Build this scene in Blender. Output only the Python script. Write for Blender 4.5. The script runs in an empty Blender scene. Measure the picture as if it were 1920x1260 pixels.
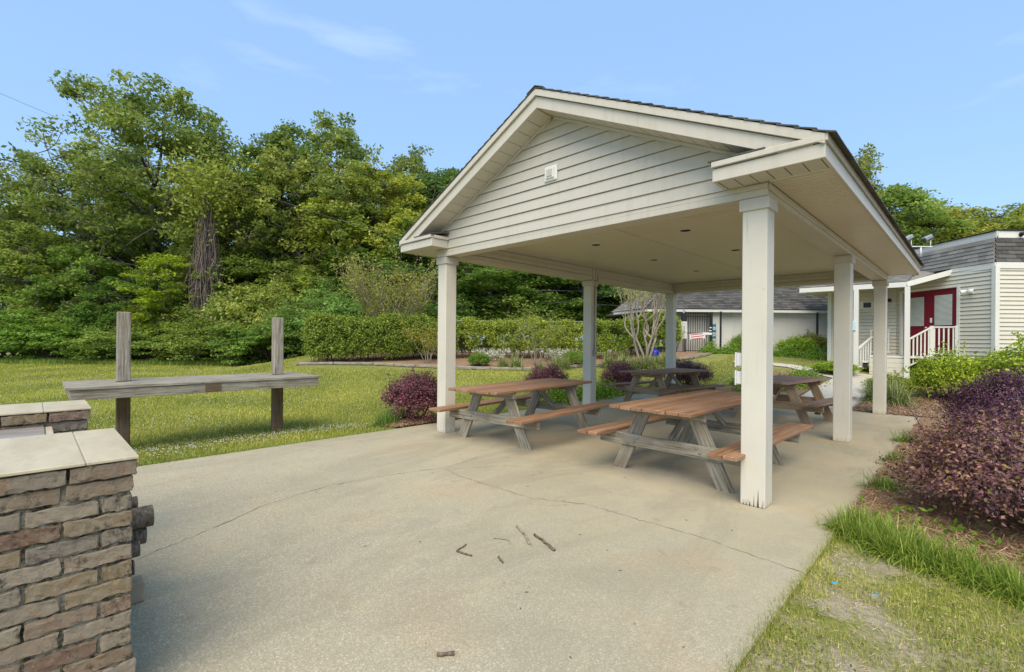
import bpy, bmesh, math, random
import numpy as np
from mathutils import Vector, Matrix
PI = math.pi
SC = bpy.context.scene
COL = SC.collection
# ------------------------------------------------------------------ camera
YAW = .7762; RV = np.array([math.cos(YAW), math.sin(YAW)]); FV = np.array([-math.sin(YAW), math.cos(YAW)])
cam_d = bpy.data.cameras.new('camera'); cam = bpy.data.objects.new('camera', cam_d); COL.objects.link(cam)
cam_d.sensor_width = 36; cam_d.lens = 885.3 / 1920 * 36
cam_d.shift_y = (636.9 - 630) / 1920; cam_d.clip_end = 3000; cam_d.clip_start = .05
cam.matrix_world = Matrix.Translation((0, 0, 1.5)) @ Matrix.Rotation(YAW, 4, 'Z') @ Matrix.Rotation(PI / 2, 4, 'X') @ Matrix.Rotation(.0086, 4, 'Z')
SC.camera = cam
# ------------------------------------------------------------------ light
SUN_EL, SUN_AZ = math.radians(51), math.radians(303)      # azimuth measured from +X, counter-clockwise
sdir = Vector((math.cos(SUN_EL) * math.cos(SUN_AZ), math.cos(SUN_EL) * math.sin(SUN_AZ), math.sin(SUN_EL)))
W = bpy.data.worlds.new('World'); SC.world = W; W.use_nodes = True
wn = W.node_tree; wn.nodes.clear()
def wnode(t, **k):
    n = wn.nodes.new(t)
    for a, b in k.items(): setattr(n, a, b)
    return n
wo = wnode('ShaderNodeOutputWorld'); wb = wnode('ShaderNodeBackground'); sk = wnode('ShaderNodeTexSky')
sk.sky_type = 'NISHITA'; sk.sun_disc = False; sk.sun_elevation = SUN_EL
sk.sun_rotation = math.atan2(sdir.x, sdir.y); sk.air_density = 1.0; sk.dust_density = 1.2; sk.ozone_density = 1.3
wb.inputs['Strength'].default_value = .12
tc = wnode('ShaderNodeTexCoord'); mp = wnode('ShaderNodeMapping'); mp.inputs['Scale'].default_value = (1.2, 1.2, 5.5); mp.inputs['Location'].default_value = (2.3, .4, .9)
nz = wnode('ShaderNodeTexNoise'); nz.inputs['Scale'].default_value = 1.7; nz.inputs['Detail'].default_value = 7; nz.inputs['Roughness'].default_value = .58
cr = wnode('ShaderNodeValToRGB'); cr.color_ramp.elements[0].position = .60; cr.color_ramp.elements[1].position = .92
cr.color_ramp.elements[0].color = (0.0, 0.0, 0.0, 1); cr.color_ramp.elements[1].color = (.36, .36, .36, 1)
veil = wnode('ShaderNodeMixRGB'); veil.inputs[0].default_value = .6; veil.inputs[2].default_value = (2.35, 3.95, 6.45, 1)
mx = wnode('ShaderNodeMixRGB'); mx.inputs[2].default_value = (6.2, 6.8, 7.6, 1)
L = wn.links.new
L(tc.outputs['Generated'], mp.inputs['Vector']); L(mp.outputs[0], nz.inputs['Vector']); L(nz.outputs['Fac'], cr.inputs[0])
L(sk.outputs[0], veil.inputs[1]); L(veil.outputs[0], mx.inputs[1]); L(cr.outputs[0], mx.inputs[0]); L(mx.outputs[0], wb.inputs[0]); L(wb.outputs[0], wo.inputs[0])
sl = bpy.data.lights.new('sun', 'SUN'); sun = bpy.data.objects.new('sun', sl); COL.objects.link(sun)
sl.energy = 2.5; sl.angle = math.radians(55); sl.color = (1, .88, .70)
sun.rotation_euler = sdir.to_track_quat('Z', 'Y').to_euler()
SC.view_settings.view_transform = 'Standard'; SC.view_settings.look = 'None'
SC.view_settings.exposure = 0.72; SC.view_settings.gamma = 1; SC.view_settings.use_curve_mapping = False
# ------------------------------------------------------------------ terrain
def ss(a, b, x):
    t = np.clip((x - a) / (b - a), 0, 1); return t * t * (3 - 2 * t)
def H(X, Y):
    X = np.asarray(X, float); Y = np.asarray(Y, float)
    lat = X * RV[0] + Y * RV[1]; d = X * FV[0] + Y * FV[1]
    w = ss(4, 9, lat); d0 = 12.5 - 2.2 * w; k = .08 + .05 * w
    t = d - d0; r = np.where(t < 0, 0, np.where(t < 2, t * t / 4, t - 1)) * k
    r = np.minimum(r, 1.0) * ss(-15, -8, lat)
    return r - .1 * ss(-7.2, -8.6, X) * (1 - ss(-15, -8, lat) * ss(12, 16, d))
def W2(lat, d):
    return (lat * RV[0] + d * FV[0], lat * RV[1] + d * FV[1])
# ------------------------------------------------------------------ node materials
def lin(c): return tuple(((x / 255 + .055) / 1.055) ** 2.4 if x > 10 else x / 255 / 12.92 for x in c)
class NT:
    def __init__(s, name):
        s.m = bpy.data.materials.new(name); s.m.use_nodes = True; s.t = s.m.node_tree; s.n = s.t.nodes
        s.b = s.n['Principled BSDF']; s.out = s.n['Material Output']
    def add(s, t, ins={}, **k):
        n = s.n.new(t)
        for a, b in k.items(): setattr(n, a, b)
        for a, b in ins.items():
            if hasattr(b, 'is_linked'): s.t.links.new(b, n.inputs[a])
            else: n.inputs[a].default_value = b
        return n
    def link(s, a, b): s.t.links.new(a, b)
    def coord(s, kind='Object', scale=(1, 1, 1), rand=0):
        tc = s.add('ShaderNodeTexCoord'); v = tc.outputs[kind]
        if rand:
            oi = s.add('ShaderNodeObjectInfo')
            mu = s.add('ShaderNodeMath', {0: oi.outputs['Random'], 1: rand}, operation='MULTIPLY')
            ad = s.add('ShaderNodeVectorMath', {0: v, 1: mu.outputs[0]}, operation='ADD'); v = ad.outputs[0]
        return s.add('ShaderNodeMapping', {'Vector': v, 'Scale': scale}).outputs[0]
    def world(s, scale=(1, 1, 1)):
        g = s.add('ShaderNodeNewGeometry')
        return s.add('ShaderNodeMapping', {'Vector': g.outputs['Position'], 'Scale': scale}).outputs[0]
    def noise(s, v, sc, det=4, ro=.55, dist=0):
        return s.add('ShaderNodeTexNoise', {'Vector': v, 'Scale': sc, 'Detail': det, 'Roughness': ro, 'Distortion': dist}).outputs['Fac']
    def ramp(s, f, els, interp='LINEAR'):
        r = s.add('ShaderNodeValToRGB', {0: f}); c = r.color_ramp; c.interpolation = interp
        while len(c.elements) < len(els): c.elements.new(.5)
        for e, (p, col) in zip(c.elements, els):
            e.position = p; e.color = (*col, 1) if not isinstance(col, (int, float)) else (col, col, col, 1)
        return r.outputs[0]
    def mix(s, f, a, b, bt='MIX'):
        n = s.add('ShaderNodeMixRGB', blend_type=bt)
        for i, x in ((0, f), (1, a), (2, b)):
            if hasattr(x, 'is_linked'): s.t.links.new(x, n.inputs[i])
            elif isinstance(x, (int, float)): n.inputs[i].default_value = x if i == 0 else (x, x, x, 1)
            else: n.inputs[i].default_value = (*x, 1)
        return n.outputs[0]
    def bump(s, h, st=.3, dist=.01):
        b = s.add('ShaderNodeBump', {'Height': h, 'Strength': st, 'Distance': dist}); s.link(b.outputs[0], s.b.inputs['Normal'])
    def done(s, col, ro=.7, spec=.3):
        if hasattr(col, 'is_linked'): s.link(col, s.b.inputs['Base Color'])
        else: s.b.inputs['Base Color'].default_value = (*col, 1)
        if hasattr(ro, 'is_linked'): s.link(ro, s.b.inputs['Roughness'])
        else: s.b.inputs['Roughness'].default_value = ro
        s.b.inputs['Specular IOR Level'].default_value = spec
        return s.m
def plain(name, col, ro=.6, var=.06, metal=0):
    n = NT(name); v = n.coord(rand=7); f = n.noise(v, 6, 5)
    c = n.mix(n.ramp(f, [(.3, 0), (.7, 1)]), tuple(x * (1 - var) for x in col), tuple(min(1, x * (1 + var)) for x in col))
    n.b.inputs['Metallic'].default_value = metal
    return n.done(c, ro)
def paint(name, col, ro=.5, dirt=.25, grain=True):
    n = NT(name); v = n.coord(rand=9); a = n.noise(v, 3, 5); s = n.noise(n.coord(scale=(1, 30, 30), rand=9), 2, 4)
    g = n.noise(n.world(), 1.1, 6, .65)
    c = n.mix(n.ramp(g, [(.42, 0), (.75, dirt)]), col, tuple(x * y for x, y in zip(col, (.72, .68, .58))))
    c = n.mix(n.ramp(a, [(.3, 0), (.75, .35)]), c, tuple(min(1, x * 1.07) for x in col))
    wst = n.noise(n.world((9, 9, .7)), 1.6, 5, .6); c = n.mix(n.ramp(wst, [(.52, 0), (.72, dirt * .8)]), c, tuple(x * y for x, y in zip(col, (.66, .62, .52))))
    dk = n.noise(n.world(), 26, 3, .5); c = n.mix(n.ramp(dk, [(.70, 0), (.78, dirt)]), c, tuple(x * .6 for x in col))
    n.bump(s, .12, .004); return n.done(c, ro)
M = {}
M['cream'] = paint('cream_paint', (.565, .53, .445), .5, .3)
M['siding'] = paint('vinyl_siding', (.545, .515, .435), .45, .25)
M['ceil'] = paint('vinyl_ceiling', (.68, .62, .49), .4, .22)
M['siding2'] = paint('pale_siding', (.62, .585, .475), .5, .15)
M['white'] = paint('white_trim', (.70, .69, .62), .45, .18)
M['block'] = paint('painted_block', (.66, .65, .60), .7, .15)
M['lampw'] = plain('lamp_white', (.75, .75, .72), .4)
M['black'] = plain('black_metal', (.02, .02, .022), .4)
M['dark'] = plain('dark_hole', (.015, .014, .012), .8)
M['red'] = paint('red_door_paint', (.20, .012, .028), .35, .2)
M['glass'] = plain('window_glass', (.06, .07, .07), .08)
M['blind'] = plain('blind_slats', (.62, .66, .62), .5)
M['metal'] = plain('galvanised', (.34, .35, .35), .45, .15, .6)
M['grey'] = plain('grey_metal', (.30, .30, .29), .5)
M['bluesign'] = plain('blue_sign', (.03, .16, .30), .5)
M['blueball'] = plain('blue_glaze', (.01, .03, .55), .15)
M['litter'] = plain('litter_blue', (.03, .32, .55), .5)
M['redink'] = plain('red_ink', (.45, .05, .08), .6)
M['paleblue'] = plain('pale_blue_print', (.45, .68, .78), .6)
M['gate'] = plain('gate_black', (.018, .02, .02), .5)
M['cable'] = plain('cable_grey', (.10, .10, .11), .6)
def post_mat():
    n = NT('post_paint'); tc = n.coord(rand=11)
    g = n.noise(n.coord(scale=(1, 26, 26), rand=11), 1.6, 6, .6)
    big = n.noise(n.world(), 1.3, 5, .6)
    c = n.mix(n.ramp(big, [(.35, 0), (.7, 1)]), (.60, .565, .465), (.68, .645, .535))
    c = n.mix(n.ramp(g, [(.30, .35), (.40, 0)]), c, (.36, .34, .31))
    sp = n.noise(n.world(), 14, 3, .5); c = n.mix(n.ramp(sp, [(.72, 0), (.78, .35)]), c, (.28, .26, .22))
    ge = n.add('ShaderNodeNewGeometry'); sx = n.add('ShaderNodeSeparateXYZ', {0: ge.outputs['Position']})
    cx = n.add('ShaderNodeMath', {0: sx.outputs[2], 1: n.ramp(n.noise(n.world((1, 1, .2)), 40, 3), [(.45, .0), (.75, .10)])}, operation='SUBTRACT').outputs[0]
    c = n.mix(n.ramp(cx, [(0, .3), (.03, 0)]), c, (.26, .22, .15))
    n.bump(g, .25, .004); return n.done(c, .55)
M['post'] = post_mat()
def wood_grey():
    n = NT('weathered_wood'); v = n.coord(scale=(1.2, 22, 22), rand=13)
    g = n.noise(v, 2.2, 8, .65, .4); b = n.noise(n.coord(rand=13), 3.5, 4)
    c = n.ramp(g, [(.28, (.045, .038, .028)), (.42, (.23, .205, .155)), (.60, (.38, .355, .285)), (.8, (.50, .48, .41))])
    c = n.mix(n.ramp(b, [(.45, 0), (.75, .6)]), c, (.17, .13, .08), 'MIX')
    st = n.noise(n.coord(scale=(2.5, 5, 5), rand=29), 2, 3); c = n.mix(n.ramp(st, [(.62, 0), (.78, .7)]), c, (.05, .045, .035))
    n.bump(g, .6, .006); return n.done(c, .85, .15)
M['wgrey'] = wood_grey()
def wood_red(name, a, b, c_):
    n = NT(name); v = n.coord(scale=(.9, 24, 24), rand=17); g = n.noise(v, 2.2, 8, .62, .5); w = n.noise(n.coord(rand=17), 2.6, 4)
    c = n.ramp(g, [(.25, a), (.48, b), (.72, c_)])
    c = n.mix(n.ramp(w, [(.4, 0), (.8, .55)]), c, (.30, .24, .18))
    oi = n.add('ShaderNodeObjectInfo'); vv = n.add('ShaderNodeHueSaturation', {'Color': c, 'Value': n.ramp(oi.outputs['Random'], [(0, .82), (1, 1.18)])}).outputs[0]
    n.bump(g, .5, .004); return n.done(vv, .62, .3)
M['wred'] = wood_red('redwood_stain', (.11, .050, .024), (.29, .145, .07), (.43, .25, .135))
M['wbrown'] = wood_red('brown_stain', (.11, .06, .04), (.31, .18, .125), (.45, .31, .23))
M['postdark'] = wood_red('dark_brown_post', (.04, .025, .013), (.13, .08, .04), (.22, .15, .09))
M['postwood'] = wood_red('brown_post', (.09, .055, .03), (.33, .22, .125), (.50, .37, .23))
def shingle_mat(name, a, b):
    n = NT(name); g = n.add('ShaderNodeNewGeometry'); r = g.outputs['Random Per Island']
    c = n.mix(r, a, b); f = n.noise(n.world(), 60, 2); c = n.mix(n.ramp(f, [(.35, .5), (.65, 0)]), c, tuple(x * .55 for x in a))
    n.bump(f, .4, .004); return n.done(c, .9, .1)
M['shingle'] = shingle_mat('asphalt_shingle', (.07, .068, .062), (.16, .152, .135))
M['shingle_lit'] = shingle_mat('asphalt_shingle_lit', (.20, .19, .17), (.34, .325, .29))  # same shingle, lighter: light on left-facing roof slopes is put into the colour
def brick_mat():
    n = NT('old_brick'); oi = n.add('ShaderNodeObjectInfo'); r = oi.outputs['Random']
    base = n.ramp(r, [(0, (.24, .18, .105)), (.2, (.30, .235, .145)), (.34, (.20, .13, .09)), (.46, (.33, .27, .19)), (.64, (.19, .16, .13)), (.8, (.35, .29, .21)), (.92, (.24, .155, .11)), (1, (.28, .21, .14))])
    v = n.coord(rand=31); a = n.noise(v, 9, 7, .7, .6)
    c = n.mix(n.ramp(a, [(.48, 0), (.68, .55)]), base, (.30, .265, .19))
    o = n.noise(n.coord(rand=53), 13, 5, .6, 1); c = n.mix(n.ramp(o, [(.60, 0), (.74, .75)]), c, (.30, .13, .045))
    k = n.noise(n.coord(rand=71), 17, 6, .7); c = n.mix(n.ramp(k, [(.56, 0), (.66, .8)]), c, (.045, .042, .032))
    sp = n.noise(n.world(), 60, 4, .7); c = n.mix(n.ramp(sp, [(.58, 0), (.66, .5)]), c, (.36, .33, .26))
    h = n.noise(v, 30, 7, .75); n.bump(h, 1.0, .014); return n.done(c, .92, .1)
M['brick'] = brick_mat()
def mortar_mat():
    n = NT('mossy_mortar'); v = n.world(); a = n.noise(v, 20, 6, .7)
    c = n.ramp(a, [(.36, (.02, .022, .014)), (.44, (.07, .068, .048)), (.52, (.22, .20, .15)), (.7, (.38, .355, .28))])
    n.bump(n.noise(v, 70, 5, .7), 1, .02); return n.done(c, .95, .05)
M['mortar'] = mortar_mat()
def tile_mat(name, a, b):
    n = NT(name); v = n.coord(scale=(1, 4, 1), rand=5); f = n.noise(v, 3, 6, .6, .5); c = n.ramp(f, [(.3, a), (.7, b)])
    s = n.noise(n.world(), 30, 4); c = n.mix(n.ramp(s, [(.62, 0), (.75, .5)]), c, tuple(x * .6 for x in a))
    return n.done(c, .45, .4)
M['tile'] = tile_mat('cap_tile', (.46, .385, .25), (.58, .50, .345))
M['grout'] = plain('grout', (.36, .31, .23), .9)
M['stone'] = tile_mat('grey_slab', (.22, .19, .155), (.34, .30, .26))
def bark_mat(name, a, b, sc=18):
    n = NT(name); v = n.coord(scale=(sc, sc, sc * .25), rand=3); f = n.noise(v, 1.4, 6, .65); c = n.ramp(f, [(.3, a), (.7, b)])
    n.bump(f, .8, .02); return n.done(c, .95, .05)
M['bark'] = bark_mat('bark', (.045, .038, .036), (.17, .15, .14), 9)
M['barkpale'] = bark_mat('pale_bark', (.20, .165, .125), (.42, .36, .28), 14)
M['barklog'] = bark_mat('log_bark', (.05, .038, .028), (.30, .245, .185), 40)
M['logend'] = plain('cut_wood', (.42, .33, .22), .8, .2)
M['vine'] = bark_mat('dead_vine', (.085, .07, .062), (.26, .21, .185), 6)
def concrete():
    n = NT('aggregate_concrete'); v = n.world(); big = n.noise(v, .55, 6, .6); mid = n.noise(n.world((1, 1, 1)), 2.6, 6, .65)
    c = n.mix(n.ramp(big, [(.32, 0), (.68, 1)]), (.385, .335, .215), (.48, .42, .285))
    c = n.mix(n.ramp(mid, [(.40, 0), (.72, .45)]), c, (.33, .305, .24))
    rust = n.noise(v, 1.15, 4, .5); c = n.mix(n.ramp(rust, [(.54, 0), (.74, .55)]), c, (.50, .34, .19))
    # worn zone: aggregate shows where the slab lies in the open, smooth where the roof shelters it
    sx = n.add('ShaderNodeSeparateXYZ', {0: v}); wear = n.add('ShaderNodeMath', {0: sx.outputs[1], 1: mid}, operation='SUBTRACT').outputs[0]
    w = n.ramp(n.add('ShaderNodeMath', {0: wear, 1: 10.0}, operation='DIVIDE').outputs[0], [(.10, 1), (.40, .22)])
    vo = n.add('ShaderNodeTexVoronoi', {'Vector': v, 'Scale': 150}); ch = n.add('ShaderNodeSeparateXYZ', {0: vo.outputs['Color']})
    peb = n.ramp(ch.outputs[0], [(0, (.23, .19, .12)), (.35, (.32, .275, .18)), (.7, (.39, .34, .23)), (.9, (.50, .445, .33)), (1, (.66, .61, .49))])
    c = n.mix(n.add('ShaderNodeMath', {0: w, 1: .50}, operation='MULTIPLY').outputs[0], c, peb)
    vo2 = n.add('ShaderNodeTexVoronoi', {'Vector': v, 'Scale': 75}); pale = n.ramp(vo2.outputs['Distance'], [(.12, .6), (.2, 0)])
    c = n.mix(n.add('ShaderNodeMath', {0: w, 1: n.ramp(n.noise(v, 12, 2), [(.5, 0), (.62, .8)])}, operation='MULTIPLY').outputs[0], c, n.mix(pale, c, (.74, .71, .63)))
    st = n.noise(n.world(), 5.5, 5, .6); c = n.mix(n.ramp(st, [(.62, 0), (.74, .4)]), c, (.19, .165, .11)); s3 = n.noise(n.world((1, .35, 1)), .9, 7, .7, 1.2); c = n.mix(n.ramp(s3, [(.50, 0), (.60, .28), (.66, .05)]), c, (.24, .215, .15))
    ag = n.noise(v, 120, 3, .6); n.bump(ag, .5, .004); return n.done(c, .88, .2)
M['concrete'] = concrete()
M['conc2'] = plain('path_concrete', (.50, .46, .38), .9, .1)
M['crack'] = plain('crack_dark', (.17, .145, .10), .95, .45)
def lawn():
    n = NT('lawn_ground'); v = n.world(); a = n.noise(v, .35, 5, .6); b = n.noise(v, 3.2, 6, .7); f = n.noise(v, 45, 4, .7)
    c = n.mix(n.ramp(b, [(.3, 0), (.7, 1)]), (.15, .17, .035), (.30, .31, .09))
    c = n.mix(n.ramp(a, [(.35, 0), (.7, .6)]), c, (.34, .33, .12))
    c = n.mix(n.ramp(f, [(.35, .6), (.55, 0)]), c, (.12, .13, .035))
    # sandy bare soil on the thin grass to the right of the slab
    sx = n.add('ShaderNodeSeparateXYZ', {0: v}); right = n.ramp(n.add('ShaderNodeMath', {0: sx.outputs[0], 1: 1.5}, operation='ADD').outputs[0], [(.4, 0), (.7, 1)])
    d = n.noise(v, 1.5, 5, .65); dm = n.add('ShaderNodeMath', {0: n.ramp(d, [(.40, 0), (.54, 1)]), 1: right}, operation='MULTIPLY').outputs[0]
    c = n.mix(dm, c, n.ramp(n.noise(v, 30, 5), [(.3, (.30, .25, .165)), (.7, (.50, .43, .31))]))
    n.bump(f, .8, .03); return n.done(c, .95, .05)
M['lawn'] = lawn()
def mulch():
    n = NT('pine_straw'); v = n.world((1, 1, 1)); f = n.noise(v, 28, 6, .75, 1.5); b = n.noise(v, 2, 3)
    c = n.ramp(f, [(.28, (.10, .05, .026)), (.42, (.27, .155, .09)), (.58, (.40, .26, .165)), (.78, (.52, .38, .26))])
    c = n.mix(n.ramp(b, [(.4, 0), (.7, .4)]), c, (.30, .22, .14)); n.bump(f, 1, .03); return n.done(c, .95, .05)
M['mulch'] = mulch()
def leafm(name, cols, tr=.3, ro=.5, obj=True, patch=.35):
    n = NT(name); g = n.add('ShaderNodeNewGeometry'); r = g.outputs['Random Per Island']
    k = len(cols) - 1; c = n.ramp(r, [(i / k, q) for i, q in enumerate(cols)])
    at = n.add('ShaderNodeAttribute', attribute_name='clump').outputs['Fac']
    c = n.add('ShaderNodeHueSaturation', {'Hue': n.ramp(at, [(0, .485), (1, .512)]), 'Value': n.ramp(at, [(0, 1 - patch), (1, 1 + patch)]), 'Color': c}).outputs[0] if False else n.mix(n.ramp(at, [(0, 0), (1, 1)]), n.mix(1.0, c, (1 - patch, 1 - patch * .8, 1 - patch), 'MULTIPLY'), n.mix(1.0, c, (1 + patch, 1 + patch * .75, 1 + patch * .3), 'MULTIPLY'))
    if obj:
        oi = n.add('ShaderNodeObjectInfo'); c = n.mix(1.0, c, oi.outputs['Color'], 'MULTIPLY')
    n.done(c, ro, .35)
    t = n.add('ShaderNodeBsdfTranslucent', {'Color': c}); mxs = n.add('ShaderNodeMixShader', {0: tr, 1: n.b.outputs[0], 2: t.outputs[0]})
    n.link(mxs.outputs[0], n.out.inputs['Surface']); return n.m
M['leaf'] = leafm('tree_leaf', [(.145, .195, .048), (.235, .29, .07), (.34, .385, .10), (.46, .48, .17)], .5)
M['leafy'] = leafm('young_leaf', [(.26, .30, .04), (.38, .42, .055), (.50, .52, .08), (.58, .58, .14)], .45)
M['leafh'] = leafm('hedge_leaf', [(.09, .13, .022), (.18, .23, .036), (.30, .34, .055), (.48, .50, .16)], .42)
M['leafp'] = leafm('plum_leaf', [(.035, .018, .03), (.07, .03, .05), (.11, .045, .07), (.17, .07, .09), (.12, .065, .05), (.22, .10, .12)], .18, .36, True, .35)
M['leafo'] = leafm('mottled_leaf', [(.035, .02, .03), (.075, .035, .055), (.12, .055, .075), (.17, .085, .09), (.20, .16, .05), (.27, .14, .14), (.10, .045, .07)], .18, .36, True, .4)
M['blade'] = leafm('grass_blade', [(.17, .20, .042), (.27, .30, .06), (.37, .38, .10), (.50, .47, .22)], .4, .6, True, .3)
M['lirio'] = leafm('border_grass', [(.10, .16, .025), (.17, .25, .04), (.26, .34, .06), (.38, .44, .12)], .35, .45)
M['liriv'] = leafm('striped_grass', [(.10, .15, .035), (.20, .26, .07), (.36, .40, .18), (.52, .52, .32)], .25, .5)
M['straw'] = leafm('straw_needle', [(.18, .09, .05), (.34, .20, .12), (.46, .31, .20), (.56, .42, .30)], .05, .8)
M['petal'] = leafm('white_petal', [(.42, .44, .30), (.58, .58, .46), (.68, .68, .58)], .2, .6, False, .05)
M['twig'] = plain('shrub_wood', (.10, .075, .055), .9, .3)
# ------------------------------------------------------------------ object helpers
def prop(o, label=None, cat=None, group=None, kind=None):
    if label: o['label'] = label
    if cat: o['category'] = cat
    if group: o['group'] = group
    if kind: o['kind'] = kind
    return o
def thing(name, label, cat, loc=(0, 0, 0), rz=0, group=None):
    o = bpy.data.objects.new(name, None); o.empty_display_size = .2; COL.objects.link(o); o.location = loc; o.rotation_euler = (0, 0, rz)
    return prop(o, label, cat, group)
def ob(name, me, mat=None, parent=None, mtx=None):
    if mat is not None and not me.materials: me.materials.append(mat)
    o = bpy.data.objects.new(name, me); COL.objects.link(o)
    if parent is not None: o.parent = parent
    if mtx is not None: o.matrix_basis = mtx
    return o
def copy_tree(o, parent=None):
    c = o.copy(); COL.objects.link(c)
    if parent is not None: c.parent = parent
    for ch in list(o.children): copy_tree(ch, c)
    return c
def arr_mesh(name, V, Fq=None, Ft=None, attr=None, smooth=False):
    V = np.asarray(V, np.float32); me = bpy.data.meshes.new(name); me.vertices.add(len(V)); me.vertices.foreach_set('co', V.ravel())
    loops = []; st = []; tot = []; n = 0
    if Fq is not None and len(Fq):
        Fq = np.asarray(Fq, np.int32); loops.append(Fq.ravel()); st.append(np.arange(len(Fq)) * 4); tot.append(np.full(len(Fq), 4)); n = len(Fq) * 4
    if Ft is not None and len(Ft):
        Ft = np.asarray(Ft, np.int32); loops.append(Ft.ravel()); st.append(n + np.arange(len(Ft)) * 3); tot.append(np.full(len(Ft), 3))
    lp = np.concatenate(loops).astype(np.int32); st = np.concatenate(st).astype(np.int32); tot = np.concatenate(tot).astype(np.int32)
    me.loops.add(len(lp)); me.loops.foreach_set('vertex_index', lp)
    me.polygons.add(len(st)); me.polygons.foreach_set('loop_start', st); me.polygons.foreach_set('loop_total', tot)
    me.polygons.foreach_set('use_smooth', np.full(len(st), bool(smooth)))
    if attr is not None:
        a = me.attributes.new('clump', 'FLOAT', 'POINT'); a.data.foreach_set('value', np.asarray(attr, np.float32))
    me.update(calc_edges=True); return me
BOXC = {}
def box_mesh(sx, sy, sz, bev=.003):
    k = (round(sx, 4), round(sy, 4), round(sz, 4), bev)
    if k in BOXC: return BOXC[k]
    b = min(bev, min(sx, sy, sz) * .3); V = []; hx, hy, hz = sx / 2, sy / 2, sz / 2
    idx = {}
    for x in (-1, 1):
        for y in (-1, 1):
            for z in (-1, 1):
                for ax in range(3):
                    p = [x * hx, y * hy, z * hz]
                    for a2 in range(3):
                        if a2 != ax: p[a2] -= b * (x, y, z)[a2]
                    idx[(x, y, z, ax)] = len(V); V.append(p)
    F = []; 
    bm = bmesh.new(); vs = [bm.verts.new(p) for p in V]
    for ax in range(3):
        o1, o2 = [a for a in range(3) if a != ax]
        for s in (-1, 1):
            q = []
            for (u, w) in ((-1, -1), (1, -1), (1, 1), (-1, 1)):
                c = [0, 0, 0]; c[ax] = s; c[o1] = u; c[o2] = w; q.append(vs[idx[(*c, ax)]])
            bm.faces.new(q)
        for u in (-1, 1):
            for w in (-1, 1):
                c0 = [0, 0, 0]; c0[o1] = u; c0[o2] = w
                a, b2 = list(c0), list(c0); a[ax] = -1; b2[ax] = 1
                bm.faces.new([vs[idx[(*a, o1)]], vs[idx[(*b2, o1)]], vs[idx[(*b2, o2)]], vs[idx[(*a, o2)]]])
    for x in (-1, 1):
        for y in (-1, 1):
            for z in (-1, 1): bm.faces.new([vs[idx[(x, y, z, a)]] for a in range(3)])
    bmesh.ops.recalc_face_normals(bm, faces=bm.faces)
    for f_ in bm.faces: f_.smooth = False
    me = bpy.data.meshes.new('box'); bm.to_mesh(me); bm.free(); BOXC[k] = me; return me
def box(name, x0, x1, y0, y1, z0, z1, mat, parent=None, bev=.003, mtx=None, along=None):
    """axis aligned box; the object's local x is its longest axis so that wood grain runs along it"""
    s = (abs(x1 - x0), abs(y1 - y0), abs(z1 - z0)); c = Vector(((x0 + x1) / 2, (y0 + y1) / 2, (z0 + z1) / 2))
    ax = int(np.argmax(s)) if along is None else along
    if ax == 0: me = box_mesh(*s, bev); r = Matrix()
    elif ax == 1: me = box_mesh(s[1], s[0], s[2], bev); r = Matrix.Rotation(PI / 2, 4, 'Z')
    else: me = box_mesh(s[2], s[1], s[0], bev); r = Matrix.Rotation(-PI / 2, 4, 'Y')
    me2 = me.copy() if me.materials and me.materials[0] != mat else me
    if me2 is not me: me2.materials.clear()
    m = Matrix.Translation(c) @ r
    if mtx is not None: m = mtx @ m
    return ob(name, me2, mat, parent, m)
def board(name, p0, p1, w, t, up, mat, parent=None, bev=.004):
    p0, p1, up = Vector(p0), Vector(p1), Vector(up).normalized(); x = (p1 - p0); l = x.length; x.normalize()
    z = (up - x * up.dot(x)).normalized(); y = z.cross(x)
    m = Matrix((x, y, z)).transposed().to_4x4(); m.translation = (p0 + p1) / 2
    me = box_mesh(l, w, t, bev); me2 = me.copy() if me.materials and me.materials[0] != mat else me
    if me2 is not me: me2.materials.clear()
    return ob(name, me2, mat, parent, m)
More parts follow.
